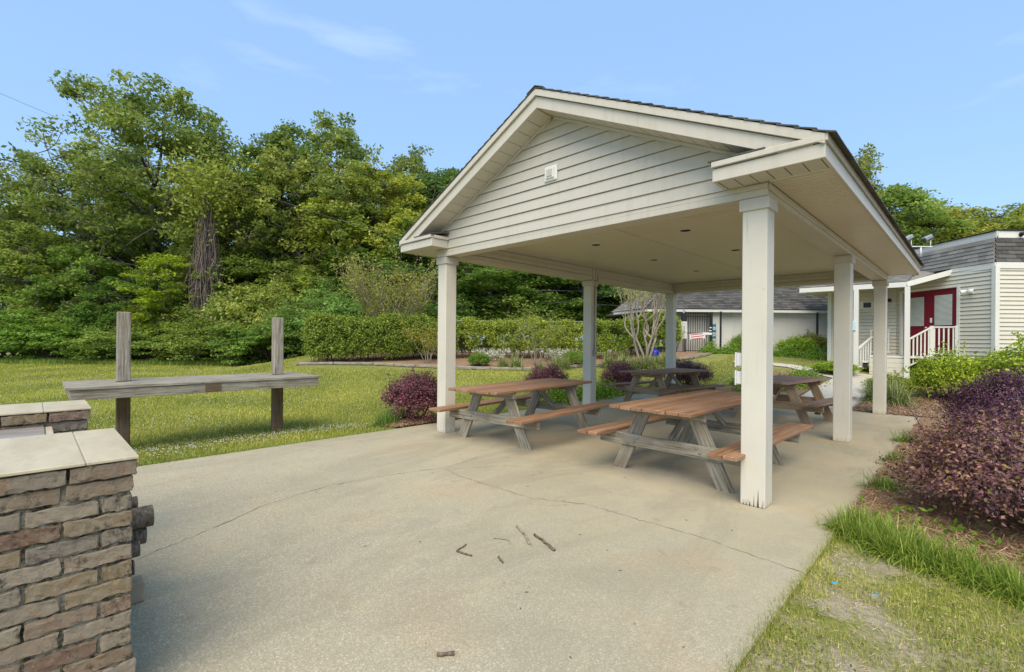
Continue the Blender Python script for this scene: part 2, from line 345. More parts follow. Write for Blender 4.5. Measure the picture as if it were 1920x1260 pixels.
class Acc:
    def __init__(s): s.V = []; s.Q = []; s.T = []; s.n = 0; s.A = []
    def add(s, V, Q=None, T=None, a=.5):
        V = np.asarray(V, float).reshape(-1, 3)
        if Q is not None and len(Q): s.Q.append(np.asarray(Q) + s.n)
        if T is not None and len(T): s.T.append(np.asarray(T) + s.n)
        s.V.append(V); s.n += len(V); s.A.append(np.broadcast_to(np.asarray(a, float), (len(V),)))
    def hexa(s, P, a=.5):   # eight points: bottom four, top four
        s.add(P, [[0, 3, 2, 1], [4, 5, 6, 7], [0, 1, 5, 4], [1, 2, 6, 5], [2, 3, 7, 6], [3, 0, 4, 7]], a=a)
    def bx(s, x0, x1, y0, y1, z0, z1):
        s.hexa([(x0, y0, z0), (x1, y0, z0), (x1, y1, z0), (x0, y1, z0), (x0, y0, z1), (x1, y0, z1), (x1, y1, z1), (x0, y1, z1)])
    def tube(s, P, Rr, k=6, cap=True, a=.5):
        P = np.asarray(P, float); n = len(P); Rr = np.broadcast_to(np.asarray(Rr, float), (n,))
        T = np.gradient(P, axis=0); T /= np.linalg.norm(T, axis=1, keepdims=True) + 1e-9
        ref = np.array([0, 0, 1.]) if abs(T[:, 2]).mean() < .8 else np.array([1., 0, 0])
        U = np.cross(T, ref); U /= np.linalg.norm(U, axis=1, keepdims=True) + 1e-9; Wv = np.cross(T, U)
        an = np.linspace(0, 2 * PI, k, endpoint=False)
        V = P[:, None] + Rr[:, None, None] * (U[:, None] * np.cos(an)[None, :, None] + Wv[:, None] * np.sin(an)[None, :, None])
        i = np.arange(n - 1)[:, None] * k; j = np.arange(k)[None]; j2 = (j + 1) % k
        Q = np.stack([i + j, i + j2, i + k + j2, i + k + j], -1).reshape(-1, 4)
        V = V.reshape(-1, 3); Tt = []
        if cap:
            V = np.concatenate([V, P[:1], P[-1:]]); c0, c1 = n * k, n * k + 1
            for q in range(k): Tt.append([c0, (q + 1) % k, q]); Tt.append([c1, (n - 1) * k + q, (n - 1) * k + (q + 1) % k])
        s.add(V, Q, Tt, a=a)
    def mesh(s, name, smooth=False):
        return arr_mesh(name, np.concatenate(s.V), np.concatenate(s.Q) if s.Q else None, np.concatenate(s.T) if s.T else None, np.concatenate(s.A), smooth)
def tube_obj(name, P, Rr, mat, parent=None, k=6, smooth=True):
    a = Acc(); a.tube(P, Rr, k); return ob(name, a.mesh(name, smooth), mat, parent)
def leaves(rng, C, Lf, wid=.5, up=.5, out=None, fold=0.0, attr=None):
    """one leaf per row of C: a pointed four-cornered face; Lf is the leaf length"""
    n = len(C); Lf = np.broadcast_to(np.asarray(Lf, float), (n,))
    N = rng.normal(size=(n, 3)); N[:, 2] += up * 2.2
    if out is not None: N += out * 1.3
    N /= np.linalg.norm(N, axis=1, keepdims=True)
    T = np.cross(N, rng.normal(size=(n, 3))); T /= np.linalg.norm(T, axis=1, keepdims=True); B = np.cross(N, T)
    h = Lf[:, None] * .5; w = Lf[:, None] * wid * .5
    V = np.stack([C - T * h, C + B * w - T * h * .1 + N * w * fold, C + T * h, C - B * w - T * h * .1 + N * w * fold], 1).reshape(-1, 3)
    Q = np.arange(n * 4).reshape(-1, 4)
    A = np.repeat(attr, 4) if attr is not None else np.full(n * 4, .5)
    return V, Q, A
# ------------------------------------------------------------------ ground
def spaced():
    a = [0]; s = .35
    while a[-1] < 900: a.append(a[-1] + s); s *= 1.0 if a[-1] < 26 else 1.22
    a = np.array(a); return np.concatenate([-a[:0:-1], a])
gx = spaced(); gy = spaced() + 6
GX, GY = np.meshgrid(gx, gy); GZ = H(GX, GY) - .022
GZ[(GX > -6.7) & (GX < -1) & (GY > -4) & (GY < 12.5)] -= .06
nx, ny = len(gx), len(gy); ii = (np.arange(ny - 1)[:, None] * nx + np.arange(nx - 1)[None]).ravel()
prop(ob('ground', arr_mesh('ground', np.stack([GX.ravel(), GY.ravel(), GZ.ravel()], 1), np.stack([ii, ii + 1, ii + 1 + nx, ii + nx], 1), smooth=True), M['lawn']), 'mown lawn with clover and thin sandy patches', None, None, 'structure')
def sheet(name, pts, mat, dz, label, step=.35, thick=0):
    """a flat area following the terrain, bounded by a polygon in plan"""
    P = np.array(pts, float); bm = bmesh.new(); f = bm.faces.new([bm.verts.new((x, y, 0)) for x, y in P])
    for ax in (0, 1):
        lo, hi = P[:, ax].min(), P[:, ax].max(); q = lo + step
        while q < hi:
            co = [0, 0, 0]; no = [0, 0, 0]; co[ax] = q; no[ax] = 1
            bmesh.ops.bisect_plane(bm, geom=bm.verts[:] + bm.edges[:] + bm.faces[:], plane_co=co, plane_no=no); q += step
    for v in bm.verts: v.co.z = float(H(v.co.x, v.co.y)) + dz
    if thick:
        r = bmesh.ops.extrude_face_region(bm, geom=bm.faces[:])
        for v in [g for g in r['geom'] if isinstance(g, bmesh.types.BMVert)]: v.co.z -= thick
    bmesh.ops.recalc_face_normals(bm, faces=bm.faces)
    if not thick and bm.faces[:][0].normal.z < 0: bmesh.ops.reverse_faces(bm, faces=bm.faces)
    me = bpy.data.meshes.new(name); bm.to_mesh(me); bm.free()
    return prop(ob(name, me, mat), label, None, None, 'structure')
rg = random.Random(3)
slab = box('concrete_slab', -6.9, -.78, -3.5, 12.75, -.14, 0, M['concrete'], None, .012); prop(slab, 'large worn concrete slab under the pavilion', None, None, 'structure')
def crack(pts, w):
    P = [np.array(p, float) for p in pts]; Q = []
    for a, b in zip(P[:-1], P[1:]):
        n = max(2, int(np.linalg.norm(b - a) / .035)); dr = (b - a) / np.linalg.norm(b - a); no = np.array([-dr[1], dr[0]])
        for k in range(n): Q.append(a + (b - a) * k / n + no * rg.gauss(0, .008))
    Q.append(P[-1]); Q = np.array(Q); dr = np.gradient(Q, axis=0); no = np.stack([-dr[:, 1], dr[:, 0]], 1); no /= np.linalg.norm(no, axis=1, keepdims=True)
    ww = np.array([w * rg.uniform(.1, 1.0) * (.45 + .65 * abs(math.sin(k_ * .37 + w * 900) * math.sin(k_ * .11))) for k_, _ in enumerate(Q)])[:, None]
    V = np.concatenate([np.c_[Q + no * ww, np.full(len(Q), .0025)], np.c_[Q - no * ww, np.full(len(Q), .0025)]]); n = len(Q); i = np.arange(n - 1)
    me = arr_mesh('crack', V, np.stack([i, i + 1, i + 1 + n, i + n], 1))
    o = ob('crack', me, M['crack']); o.parent = slab; o.matrix_parent_inverse = slab.matrix_basis.inverted()
crack([(-4.07, .61), (-4.17, .85), (-4.55, 1.5), (-4.68, 2.15), (-4.63, 2.6), (-4.42, 3.37)], .006)
crack([(-4.42, 3.37), (-4.05, 3.30), (-3.69, 3.30), (-2.97, 3.33), (-2.53, 3.57), (-2.0, 3.58), (-1.54, 3.6), (-.79, 3.53)], .005)
crack([(-4.42, 3.37), (-4.44, 3.65), (-4.50, 3.97)], .005)
crack([(-4.42, 3.37), (-4.2, 3.55), (-4.0, 3.95), (-3.8, 4.1)], .003)
crack([(-3.75, .15), (-3.95, .4), (-4.07, .61)], .003)
crack([(-2.53, 3.57), (-2.75, 3.3), (-2.9, 3.2)], .002)
sheet('path', [(-3.35, 12.76), (-2.0, 12.76), (-1.95, 15.5), (-1.9, 17.6), (-1.7, 18.7), (-3.3, 18.7), (-3.1, 17.2)], M['conc2'], .0, 'pale concrete path from slab to porch steps')
sheet('path', [(-3.1, 17.2), (-3.3, 18.4), (-4.6, 18.9), (-6.4, 18.5), (-6.4, 18.1), (-4.6, 18.2)], M['conc2'], .004, 'narrow concrete path towards the pool gate')
sheet('mulch_bed', [(-.775, 4.50), (-.3, 4.42), (.5, 4.3), (2.2, 4.1), (2.6, 12), (-.6, 13.2), (-.775, 12.5)], M['mulch'], .012, 'pine straw bed beside the slab')
sheet('mulch_bed', [(-1.98, 12.78), (2.8, 12.6), (3.6, 15.5), (-.3, 17.3), (-1.5, 18.2), (-1.86, 17.4)], M['mulch'], .008, 'pine straw bed behind the slab')
sheet('mulch_bed', [(-5.6, 12.78), (-3.4, 12.78), (-3.15, 16.6), (-4.4, 17.6), (-5.2, 16.2)], M['mulch'], .008, 'pine straw bed left of the path')
sheet('mulch_bed', [(-6.92, 4.3), (-7.4, 4.2), (-7.75, 4.9), (-7.5, 5.6), (-6.92, 5.9)], M['mulch'], .012, 'small pine straw bed by the left front post')
KERB = [(-19.32, 7.51), (-18.5, 8.56), (-17.29, 9.66), (-15.64, 10.57), (-14.32, 11.38), (-13.15, 12.25), (-12.23, 13.05), (-11.69, 14.29), (-11.21, 15.74), (-10.2, 17.33), (-8.91, 18.03), (-8.06, 18.6), (-7.7, 19.27)]
sheet('mulch_bed', [(-19.5, 7.3)] + KERB + [(-8.0, 22), (-11, 23), (-18, 17), (-21.5, 11)], M['mulch'], .02, 'long pine straw bed in front of the hedge', .6)
# edging of landscape timbers, one piece per run
ek = thing('bed_edging', 'grey landscape timber edging winding along the far mulch bed', 'edging')
for (a, b) in zip(KERB[:-1], KERB[1:]):
    L_ = math.hypot(b[0] - a[0], b[1] - a[1]); n = max(1, round(L_ / 1.2))
    for q in range(n):
        s, e = (q + .01) / n, (q + .99) / n
        p0 = (a[0] + (b[0] - a[0]) * s, a[1] + (b[1] - a[1]) * s); p1 = (a[0] + (b[0] - a[0]) * e, a[1] + (b[1] - a[1]) * e)
        board('timber', (*p0, float(H(*p0)) + .045), (*p1, float(H(*p1)) + .045), .10, .11, (0, 0, 1), M['wgrey'], ek, .02)
# ------------------------------------------------------------------ pavilion
PV = thing('picnic_pavilion', 'open cream picnic pavilion with gabled shingle roof and lap sided gable', 'pavilion')
XR, XL, YF, YB = -1.337, -6.005, 4.611, 12.491          # near corner faces of right / left posts
S = .212; XM = -3.82; ZB, ZC, ZS = 2.82, 3.08, 2.93      # beam bottom, ceiling, soffit
post_proto = None
for ix, xr in enumerate((XR, XL)):
    for iy, y in enumerate((YF, YF + 3.97, YB)):
        p = box('post', xr - S, xr, y, y + S, 0, 2.742, M['post'], PV, .007)
        m_inv = p.matrix_basis.inverted()
        c = box('post_cap', xr - S - .022, xr + .022, y - .022, y + S + .022, 2.70, 2.805, M['cream'], p, .004, mtx=m_inv, along=0)
        c2 = box('cap_band', xr - S - .004, xr + .004, y - .004, y + S + .004, 2.805, ZB, M['cream'], p, .002, mtx=m_inv, along=0)
        if ix or iy == 2: box('corner_block', xr - S + .03 if not ix else xr - .01, (xr - .03) if not ix else xr + .024, y + .03 if iy < 2 else y - .024, y + S - .03 if iy < 2 else y + .05, ZB + .005, ZC - .003, M['cream'], PV, .003)
        if iy == 0 and ix == 0:
            for k, (dx, hh, ww) in enumerate(((.155, .17, .007), (.085, .05, .006), (.055, .035, .005), (.12, .12, .004), (.03, .03, .004), (.19, .05, .003))):
                a = Acc(); x = xr - S + dx; a.add([(x - ww, y - .0015, 0.001), (x + ww, y - .0015, .001), (x + .001, y - .0015, hh)], T=[[0, 1, 2]]); o = ob('split_crack', a.mesh('split_crack'), M['dark'], p, m_inv)
# beams
box('beam', XR - S, XR, YF + .0, YB + S, ZB + .001, ZC - .002, M['cream'], PV, .004)
box('beam', XL - S, XL, YF, YB + S, ZB + .001, ZC - .002, M['cream'], PV, .004)
box('beam', XL + .001, XR - S - .001, YF, YF + S, ZB + .001, ZC - .002, M['cream'], PV, .004)
box('beam', XL + .001, XR - S - .001, YB, YB + S, ZB + .001, ZC - .002, M['cream'], PV, .004)
for z0, z1, t in ((ZB + .004, ZB + .080, .030), (ZB + .092, ZB + .165, .018), (ZB + .178, ZC - .010, .006)):
    for ya, yb in ((YF + S + .02, YF + 3.97 - .005), (YF + 3.97 + S + .005, YB - .03)):
        box('beam_cladding', XL, XL + t, ya, yb, z0, z1, M['cream'], PV, .002)
        box('beam_cladding', XR - S - t, XR - S, ya, yb, z0, z1, M['cream'], PV, .002)
    box('beam_cladding', XL + .05, XR - S - .05, YB - t, YB, z0, z1, M['cream'], PV, .002)
box('beam_trim', XL - S - .006, XR + .006, YF - .016, YF, ZB - .006, ZB + .058, M['cream'], PV, .003)
box('beam_trim', XL - S - .004, XR + .004, YF - .010, YF, ZB + .060, ZS - .002, M['cream'], PV, .003)
box('beam_trim', XR, XR + .014, YF + .02, YB + S, ZB + .045, ZS - .002, M['cream'], PV, .003)
box('beam_trim', XL - S - .014, XL - S, YF + .02, YB + S, ZB + .045, ZS - .002, M['cream'], PV, .003)
# ceiling of narrow grooved vinyl boards: two halves with a seam along the middle
for xa, xb in ((XL - .02, -3.655), (-3.645, XR - S + .02)):
    a = Acc(); y = YF + .05
    while y < YB + .15:
        a.bx(xa, xb, y, y + .064, ZC, ZC + .02); a.bx(xa, xb, y + .064, y + .078, ZC + .012, ZC + .02); y += .078
    prop(ob('ceiling_boards', a.mesh('ceiling_boards'), M['ceil'], PV), kind='stuff')
box('ceiling_seam', -3.66, -3.64, YF + S, YB, ZC - .006, ZC + .004, M['cream'], PV, .002)
def ring(name, cx, cy, z, r0, r1, h, mat, parent, k=24):
    an = np.linspace(0, 2 * PI, k, endpoint=False); c, s_ = np.cos(an), np.sin(an); V = []
    for r, zz in ((r1, z), (r1, z - h), (r0, z - h), (r0, z + .01)): V.append(np.stack([cx + r * c, cy + r * s_, np.full(k, zz)], 1))
    Q = []
    for a in range(3):
        for q in range(k): Q.append([a * k + q, a * k + (q + 1) % k, (a + 1) * k + (q + 1) % k, (a + 1) * k + q])
    return ob(name, arr_mesh(name, np.concatenate(V), Q), mat, parent)
for lx in (-4.48, -2.96):
    for ly in (6.53, 8.5, 10.45):
        r = ring('recessed_light', lx, ly, ZC, .078, .098, .006, M['lampw'], PV)
        a = Acc(); an = np.linspace(0, 2 * PI, 20, endpoint=False)
        a.add([(lx, ly, ZC - .003)] + [(lx + .079 * math.cos(t), ly + .079 * math.sin(t), ZC - .003) for t in an], T=[[0, i + 1, (i + 1) % 20 + 1] for i in range(20)])
        ob('lamp_recess', a.mesh('lamp_recess'), M['dark'], r)
# small scuffs where the fan bracket was at the front end of the seam
for k in range(9):
    x, y = -3.66 + rg.uniform(-.1, .03), 5.6 + rg.uniform(-.12, .12); an = rg.uniform(0, 3)
    board('bracket_scrap', (x, y, ZC - .008), (x + .07 * math.cos(an), y + .07 * math.sin(an), ZC - .008), .006, .006, (0, 0, 1), M['black'], PV, .001)
SL = .4805; ZT = 4.54; XE = .84
def ztop(x): return ZT - SL * abs(x - XM)
# gable siding, one board per course
zb = ZS; E = .1385; i = 0
while zb < 4.36:
    zt = min(zb + E - .007, 4.40)
    def xs(z): 
        w = min((4.395 - z) / SL, 2.28)
        if z < 3.06: w = 2.28
        return max(w, .005)
    w0, w1 = xs(zb), xs(zt); y0, y1 = YF - .024, YF - .006
    a = Acc(); a.hexa([(XM + .02 - w0, y0, zb), (XM + .02 + w0, y0, zb), (XM + .02 + w0, YF + .018, zb), (XM + .02 - w0, YF + .018, zb), (XM + .02 - w1, y1, zt), (XM + .02 + w1, y1, zt), (XM + .02 + w1, YF + .02, zt), (XM + .02 - w1, YF + .02, zt)])
    ob('siding_board', a.mesh('siding_board'), M['siding'], PV); zb += E; i += 1
a = Acc(); a.hexa([(XM - 2.9, YF + .021, ZS), (XM + 2.9, YF + .021, ZS), (XM + 2.9, YF + .06, ZS), (XM - 2.9, YF + .06, ZS), (XM - .05, YF + .021, 4.36), (XM + .05, YF + .021, 4.36), (XM + .05, YF + .06, 4.36), (XM - .05, YF + .06, 4.36)])
ob('gable_backing', a.mesh('gable_backing'), M['siding'], PV)
# square vent on the gable
v = box('gable_vent', -3.935, -3.735, YF - .045, YF - .012, 3.505, 3.695, M['lampw'], PV, .012)
vi = v.matrix_basis.inverted()
box('vent_frame', -3.900, -3.770, YF - .062, YF - .045, 3.535, 3.665, M['lampw'], v, .006, mtx=vi)
for k in range(2): box('vent_lens', -3.878 + k * .045, -3.838 + k * .045, YF - .074, YF - .062, 3.555, 3.645, M['siding'], v, .004, mtx=vi)
YO = 4.28
def slope_board(name, x0, x1, ya, yb, off0, off1, mat):
    """vertical-faced rake board between plan x0..x1 hanging off0..off1 below the roof line"""
    a = Acc(); P = []
    for off in (off1, off0):
        for (x, y) in ((x0, ya), (x1, ya), (x1, yb), (x0, yb)): P.append((x, y, ztop(x) - off))
    a.hexa(P); return ob(name, a.mesh(name), mat, PV)
for sg in (-1, 1):
    xe = XM + sg * 2.985
    for (ya, yb) in ((YO, YO + .04), (12.86, 12.90)):
        f = 1 if ya < 6 else -1
        slope_board('rake_trim', XM, xe, ya - (.026 if f > 0 else 0), yb + (0 if f > 0 else .026), .0, .076, M['cream'])
        slope_board('rake_board', XM, XM + sg * (2.985 if ya > 6 else 2.9), ya + (.004 if f > 0 else 0), yb, .084, .218, M['cream'])
    # sloping soffit panels under the front rake
    for k in range(15):
        x0, x1 = XM + sg * (.02 + k * .168), XM + sg * (.02 + k * .168 + .159)
        if abs(x1 - XM) > 2.62: break
        a = Acc(); P = []
        for off in (.216, .204):
            for (x, y) in ((x0, YO + .041), (x1, YO + .041), (x1, YF - .02), (x0, YF - .02)): P.append((x, y, ztop(x) - off))
        a.hexa(P); ob('soffit_panel', a.mesh('soffit_panel'), M['siding'], PV)
    slope_board('soffit_backing', XM, XM + sg * 2.8, YO + .041, YF + .03, .185, .20, M['cream'])
    slope_board('rake_channel', XM + sg * .03, XM + sg * 2.60, YF - .034, YF - .018, .219, .252, M['cream'])
    # eave fascia, two layers
    box('fascia_board', xe - .0 if sg < 0 else xe - .03, xe + .03 if sg < 0 else xe, YO, 12.90, ZS - .002, 3.044, M['cream'], PV, .004)
    box('fascia_trim', xe - .02 if sg < 0 else xe - .03, xe + .03 if sg < 0 else xe + .02, YO - .018, 12.91, 3.052, 3.112, M['cream'], PV, .004)
    # eave return box at the front corner
    xi = XM + sg * 2.12; xa, xb = min(xe, xi), max(xe, xi)
    box('return_board', xa + .002, xb, YO - .002, YO + .03, ZS - .002, 3.044, M['cream'], PV, .004)
    box('return_trim', xa, xb + (.0), YO - .028, YO + .03, 3.052, 3.102, M['cream'], PV, .004)
    sx0, sx1 = (xi - .03, xi) if sg > 0 else (xi, xi + .03)
    sx0, sx1 = (xi, xi + .03) if sg > 0 else (xi - .03, xi)
    box('return_side', sx0, sx1, YO + .031, YF - .021, ZS - .002, 3.05, M['cream'], PV, .003)
    box('return_side_trim', sx0 - (.02 if sg > 0 else 0), sx1 + (.02 if sg < 0 else 0), YO + .031, YF - .021, 3.052, 3.10, M['cream'], PV, .003)
    a = Acc(); zz = 3.112
    xo = XM + sg * 2.56
    a.hexa([(xo, YO - .03, zz - .008), (xi - sg * .03, YO - .03, zz - .008), (xi - sg * .03, YF - .02, zz + .05), (xo, YF - .02, zz + .05), (xo, YO - .03, zz + .006), (xi - sg * .03, YO - .03, zz + .006), (xi - sg * .03, YF - .02, zz + .066), (xo, YF - .02, zz + .066)])
    ob('return_shingles', a.mesh('return_shingles'), M['shingle'], PV)
    # return soffit panels
    for k in range(6):
        w = (abs(xe - xi) - .07) / 6; x0 = min(xe, xi) + .035 + k * w
        box('soffit_panel', x0 + .004, x0 + w - .004, YO + .032, YF - .022, ZS + .004, ZS + .014, M['siding'], PV, .002)
    # side soffit of fine grooved vinyl
    xo0, xo1 = (XR + .015, xe - .031) if sg > 0 else (xe + .031, XL - S - .015)
    a = Acc(); y = YF - .02
    while y < 12.84:
        a.bx(xo0, xo1, y, y + .064, ZS + .004, ZS + .02); a.bx(xo0, xo1, y + .064, y + .078, ZS + .015, ZS + .02); y += .078
    prop(ob('side_soffit', a.mesh('side_soffit'), M['ceil'], PV), kind='stuff')
    # roof deck and shingle courses
    a = Acc(); nC = 24; w = 3.03 / nC
    for k in range(nC):
        xa_, xb_ = k * w, (k + 1) * w + .03; yy = YO - .035
        tabs = 28; tw = (12.93 - yy) / tabs
        for t in range(-1, tabs):
            ya = max(yy, yy + (t + (k % 2) * .5) * tw) ; yb = min(12.93, yy + (t + 1 + (k % 2) * .5) * tw - .004)
            if yb <= ya: continue
            j = rg.uniform(-.002, .003)
            P = []
            for up_ in (0, 1):
                for (x, y) in ((xa_, ya), (xb_, ya), (xb_, yb), (xa_, yb)):
                    base = ZT - SL * x + .002 + (.016 + j) * (1 - (xb_ - x) / (w + .03)) * 1.0
                    P.append((XM + sg * x, y, base + (.011 if up_ else 0)))
            a.hexa(P)
    prop(ob('roof_shingles', a.mesh('roof_shingles'), M['shingle'], PV), kind='stuff')
    a = Acc(); P = []
    for off in (.03, .001):
        for (x, y) in ((XM, YO + .04), (xe, YO + .04), (xe, 12.86), (XM, 12.86)): P.append((x, y, ztop(x) - off))
    a.hexa(P); ob('roof_deck', a.mesh('roof_deck'), M['dark'], PV)
# shingle ridge cap
for k in range(40):
    y0 = YO - .04 + k * .217
    a = Acc(); 
    for sg in (-1, 1):
        a.hexa([(XM, y0, ZT + .028), (XM + sg * .13, y0, ZT - .03), (XM + sg * .13, y0 + .225, ZT - .036), (XM, y0 + .225, ZT + .022), (XM, y0, ZT + .038), (XM + sg * .13, y0, ZT - .02), (XM + sg * .13, y0 + .225, ZT - .03), (XM, y0 + .225, ZT + .028)])
    ob('ridge_cap', a.mesh('ridge_cap'), M['shingle'], PV)
# rear gable wall
a = Acc(); a.hexa([(XM - 2.8, YB + S, ZS), (XM + 2.8, YB + S, ZS), (XM + 2.8, YB + S + .03, ZS), (XM - 2.8, YB + S + .03, ZS), (XM - .05, YB + S, 4.32), (XM + .05, YB + S, 4.32), (XM + .05, YB + S + .03, 4.32), (XM - .05, YB + S + .03, 4.32)])
ob('rear_gable', a.mesh('rear_gable'), M['siding'], PV)
# electrical boxes and conduit
for z0, z1 in ((1.27, 1.39), (1.10, 1.22)): 
    o = box('outlet_box', XR - S - .06, XR - S, YF + .05, YF + .15, z0, z1, M['lampw'], PV, .006)
    box('outlet_cover', XR - S - .072, XR - S - .06, YF + .042, YF + .158, z0 - .01, z1 + .01, M['lampw'], o, .004, mtx=o.matrix_basis.inverted())
ye = YF + 3.97
tube_obj('conduit', [(XL + .018, ye + .11, 1.3), (XL + .018, ye + .11, 2.0), (XL + .018, ye + .11, 3.07)], .011, M['grey'], PV, 8)
box('switch_box', XL, XL + .05, ye + .075, ye + .145, 1.16, 1.30, M['metal'], PV, .005)
# ------------------------------------------------------------------ picnic tables
def picnic_table(label, cx, cy, ang, Lt, mat, nb=7, TZ=.80, SZ=.465, Wt=.93, seat_w=.27, legs='cross', seed=1, gr='picnic tables on the slab', brown=None):
    r = random.Random(seed); t = thing('picnic_table', label, 'picnic table', (cx, cy, 0), ang, gr)
    hl = Lt / 2; bw = Wt / nb; gm = M['wgrey'] if brown is None else brown
    for k in range(nb):
        y = -Wt / 2 + bw * (k + .5); e = r.uniform(-.012, .012)
        board('tabletop_board', (-hl + e, y, TZ - .019 + r.uniform(-.002, .002)), (hl + e, y, TZ - .019 + r.uniform(-.002, .002)), bw - .009, .038, (0, 0, 1), mat, t, .005)
    so = .90
    for sg in (-1, 1):
        for k in range(2):
            y = sg * (so - .07 - k * (seat_w / 2)); e = r.uniform(-.015, .015)
            board('seat_board', (-hl + e, y, SZ - .019), (hl + e, y, SZ - .019 + r.uniform(-.003, .003)), seat_w / 2 - .008, .038, (0, 0, 1), mat, t, .005)
    fx = Lt / 2 - .46
    for sx in (-1, 1):
        x = sx * fx
        for sg in (-1, 1):
            top = Vector((x, sg * .27, TZ - .045)); bot = Vector((x, sg * .62, .0)); dr = (bot - top).normalized()
            a = Acc(); w = .075; t2 = .02          # leg cut level with the ground and the tabletop
            wy = w / abs(dr.z)
            P = []
            for z in (0.0, TZ - .04):
                yc = bot.y + (top.y - bot.y) * (z / (TZ - .045))
                for (xx, yy) in ((x - t2, yc - wy), (x + t2, yc - wy), (x + t2, yc + wy), (x - t2, yc + wy)): P.append((xx, yy, z))
            mid = (top + bot) / 2; X_ = dr; Z_ = Vector((1, 0, 0)); Y_ = Z_.cross(X_); m = Matrix((X_, Y_, Z_)).transposed().to_4x4(); m.translation = mid
            a.hexa(P); me = a.mesh('leg'); me.transform(m.inverted()); ob('leg', me, gm, t, m)
            o2 = sx * -.042 * 1
            for (px_, pz) in ((sg * .385, SZ - .11), (sg * .345, SZ - .07)):
                tube_obj('bolt', [(x + sx * .062, px_, pz), (x + sx * .078, px_, pz)], .011, M['metal'], t, 8)
        board('seat_bearer', (x + sx * .041, -.86, SZ - .105), (x + sx * .041, .86, SZ - .105), .038, .135, (0, 0, 1), gm, t, .006)
        board('top_cleat', (x + sx * .041, -.43, TZ - .085), (x + sx * .041, .43, TZ - .085), .038, .09, (0, 0, 1), gm, t, .006)
        board('brace', (x - sx * .04, 0, SZ - .06), (x - sx * .55, 0, TZ - .055), .038, .085, (0, 0, 1), gm, t, .006)
    board('middle_cleat', (0, -.40, TZ - .06), (0, .40, TZ - .06), .04, .045, (0, 0, 1), gm, t, .004)
    return t
picnic_table('long picnic table nearest the left front post, red stained top on weathered grey legs', -5.07, 5.50, math.radians(95), 2.50, M['wred'], seed=2)
picnic_table('large picnic table behind the thick near post, orange brown boards on grey legs', -2.37, 5.66, math.radians(88.5), 2.46, M['wred'], seed=5)
picnic_table('small looking picnic table at the rear left of the slab, in front of purple shrubs', -5.28, 10.62, math.radians(82), 2.30, M['wred'], seed=7, brown=M['postwood'])
t4 = picnic_table('darker brown picnic table seen between the near post and the middle right post', -2.62, 10.15, math.radians(83), 2.0, M['wbrown'], seed=9, brown=M['postwood'])
board('centre_upright', (-.62, 0, .38), (-.62, 0, .74), .09, .04, (1, 0, 0), M['postwood'], t4)
# ------------------------------------------------------------------ brick barbecue piers
def brick_mesh(l, w, h, seed):
    r = random.Random(seed); bm = bmesh.new(); bmesh.ops.create_cube(bm, size=1)
    bmesh.ops.scale(bm, vec=(l, w, h), verts=bm.verts)
    bmesh.ops.bisect_plane(bm, geom=bm.verts[:] + bm.edges[:] + bm.faces[:], plane_co=(0, 0, 0), plane_no=(1, 0, 0))
    for q in (-.4, -.3, -.2, -.1, .1, .2, .3, .4): bmesh.ops.bisect_plane(bm, geom=bm.verts[:] + bm.edges[:] + bm.faces[:], plane_co=(l * q, 0, 0), plane_no=(1, 0, 0))
    for q in (-.2, .2): bmesh.ops.bisect_plane(bm, geom=bm.verts[:] + bm.edges[:] + bm.faces[:], plane_co=(0, 0, h * q), plane_no=(0, 0, 1))
    bmesh.ops.bevel(bm, geom=[e for e in bm.edges if e.calc_face_angle(0) > .5], offset=.0035, segments=1, affect='EDGES', profile=.6)
    for v in bm.verts: v.co += Vector((r.gauss(0, .0016), r.gauss(0, .0016), r.gauss(0, .0022) + .002 * math.sin(v.co.x * 60 + seed)))
    me = bpy.data.meshes.new('brick'); bm.to_mesh(me); bm.free(); me.materials.append(M['brick'])
    for p_ in me.polygons: p_.use_smooth = False
    return me
BL, BH, BW, MJ = .199, .0575, .094, .0102
BM = [brick_mesh(BL, BW, BH, k) for k in range(8)]; BHALF = [brick_mesh(BW, BW, BH, 20 + k) for k in range(3)]
def brick_pier(label, x0, x1, y0, y1, top, seed):
    r = random.Random(seed); t = thing('brick_pier', label, 'brick pier', ((x0 + x1) / 2, (y0 + y1) / 2, 0), 0, 'brick barbecue piers')
    ox, oy = (x0 + x1) / 2, (y0 + y1) / 2
    box('mortar_core', x0 + .013 - ox, x1 - .008 - ox, y0 + .013 - oy, y1 - .008 - oy, 0, top - .002, M['mortar'], t, .002)
    z = 0; course = 0; hc = BH + MJ; nC = int(round((top - .0) / hc)); z0 = top - nC * hc
    for c in range(nC):
        zc = z0 + hc * c + hc / 2; cap = (c == nC - 1 or c == 2); pr_ = .012 if cap else 0
        def put(me, x, y, rz):
            o = ob('brick', me, None, t, Matrix.Translation((x - ox + r.gauss(0, .0018), y - oy + r.gauss(0, .0015), zc + r.gauss(0, .0015))) @ Matrix.Rotation(rz + r.gauss(0, .008), 4, 'Z') @ Matrix.Rotation(r.choice((0, PI)), 4, 'X'))
        for (xf, sx) in ((x1, 1), (x0, -1)):             # faces along Y, laid from the +Y corner
            y = y1 + pr_; first = (c % 2 == 0)
            if first and not cap: put(r.choice(BHALF), xf - sx * BW / 2 + sx * pr_, y - BW / 2, PI / 2); y -= BW + MJ
            while y > y0 + .05:
                put(r.choice(BM), xf - sx * BW / 2 + sx * pr_, y - BL / 2, PI / 2); y -= BL + MJ
        for (yf, sy) in ((y1, 1),):
            x = x1 - BW - MJ - (0 if c % 2 else 0)
            while x > x0 + .12:
                put(r.choice(BM), x - BL / 2, yf - sy * BW / 2 + sy * pr_, 0); x -= BL + MJ
    return t, ox, oy
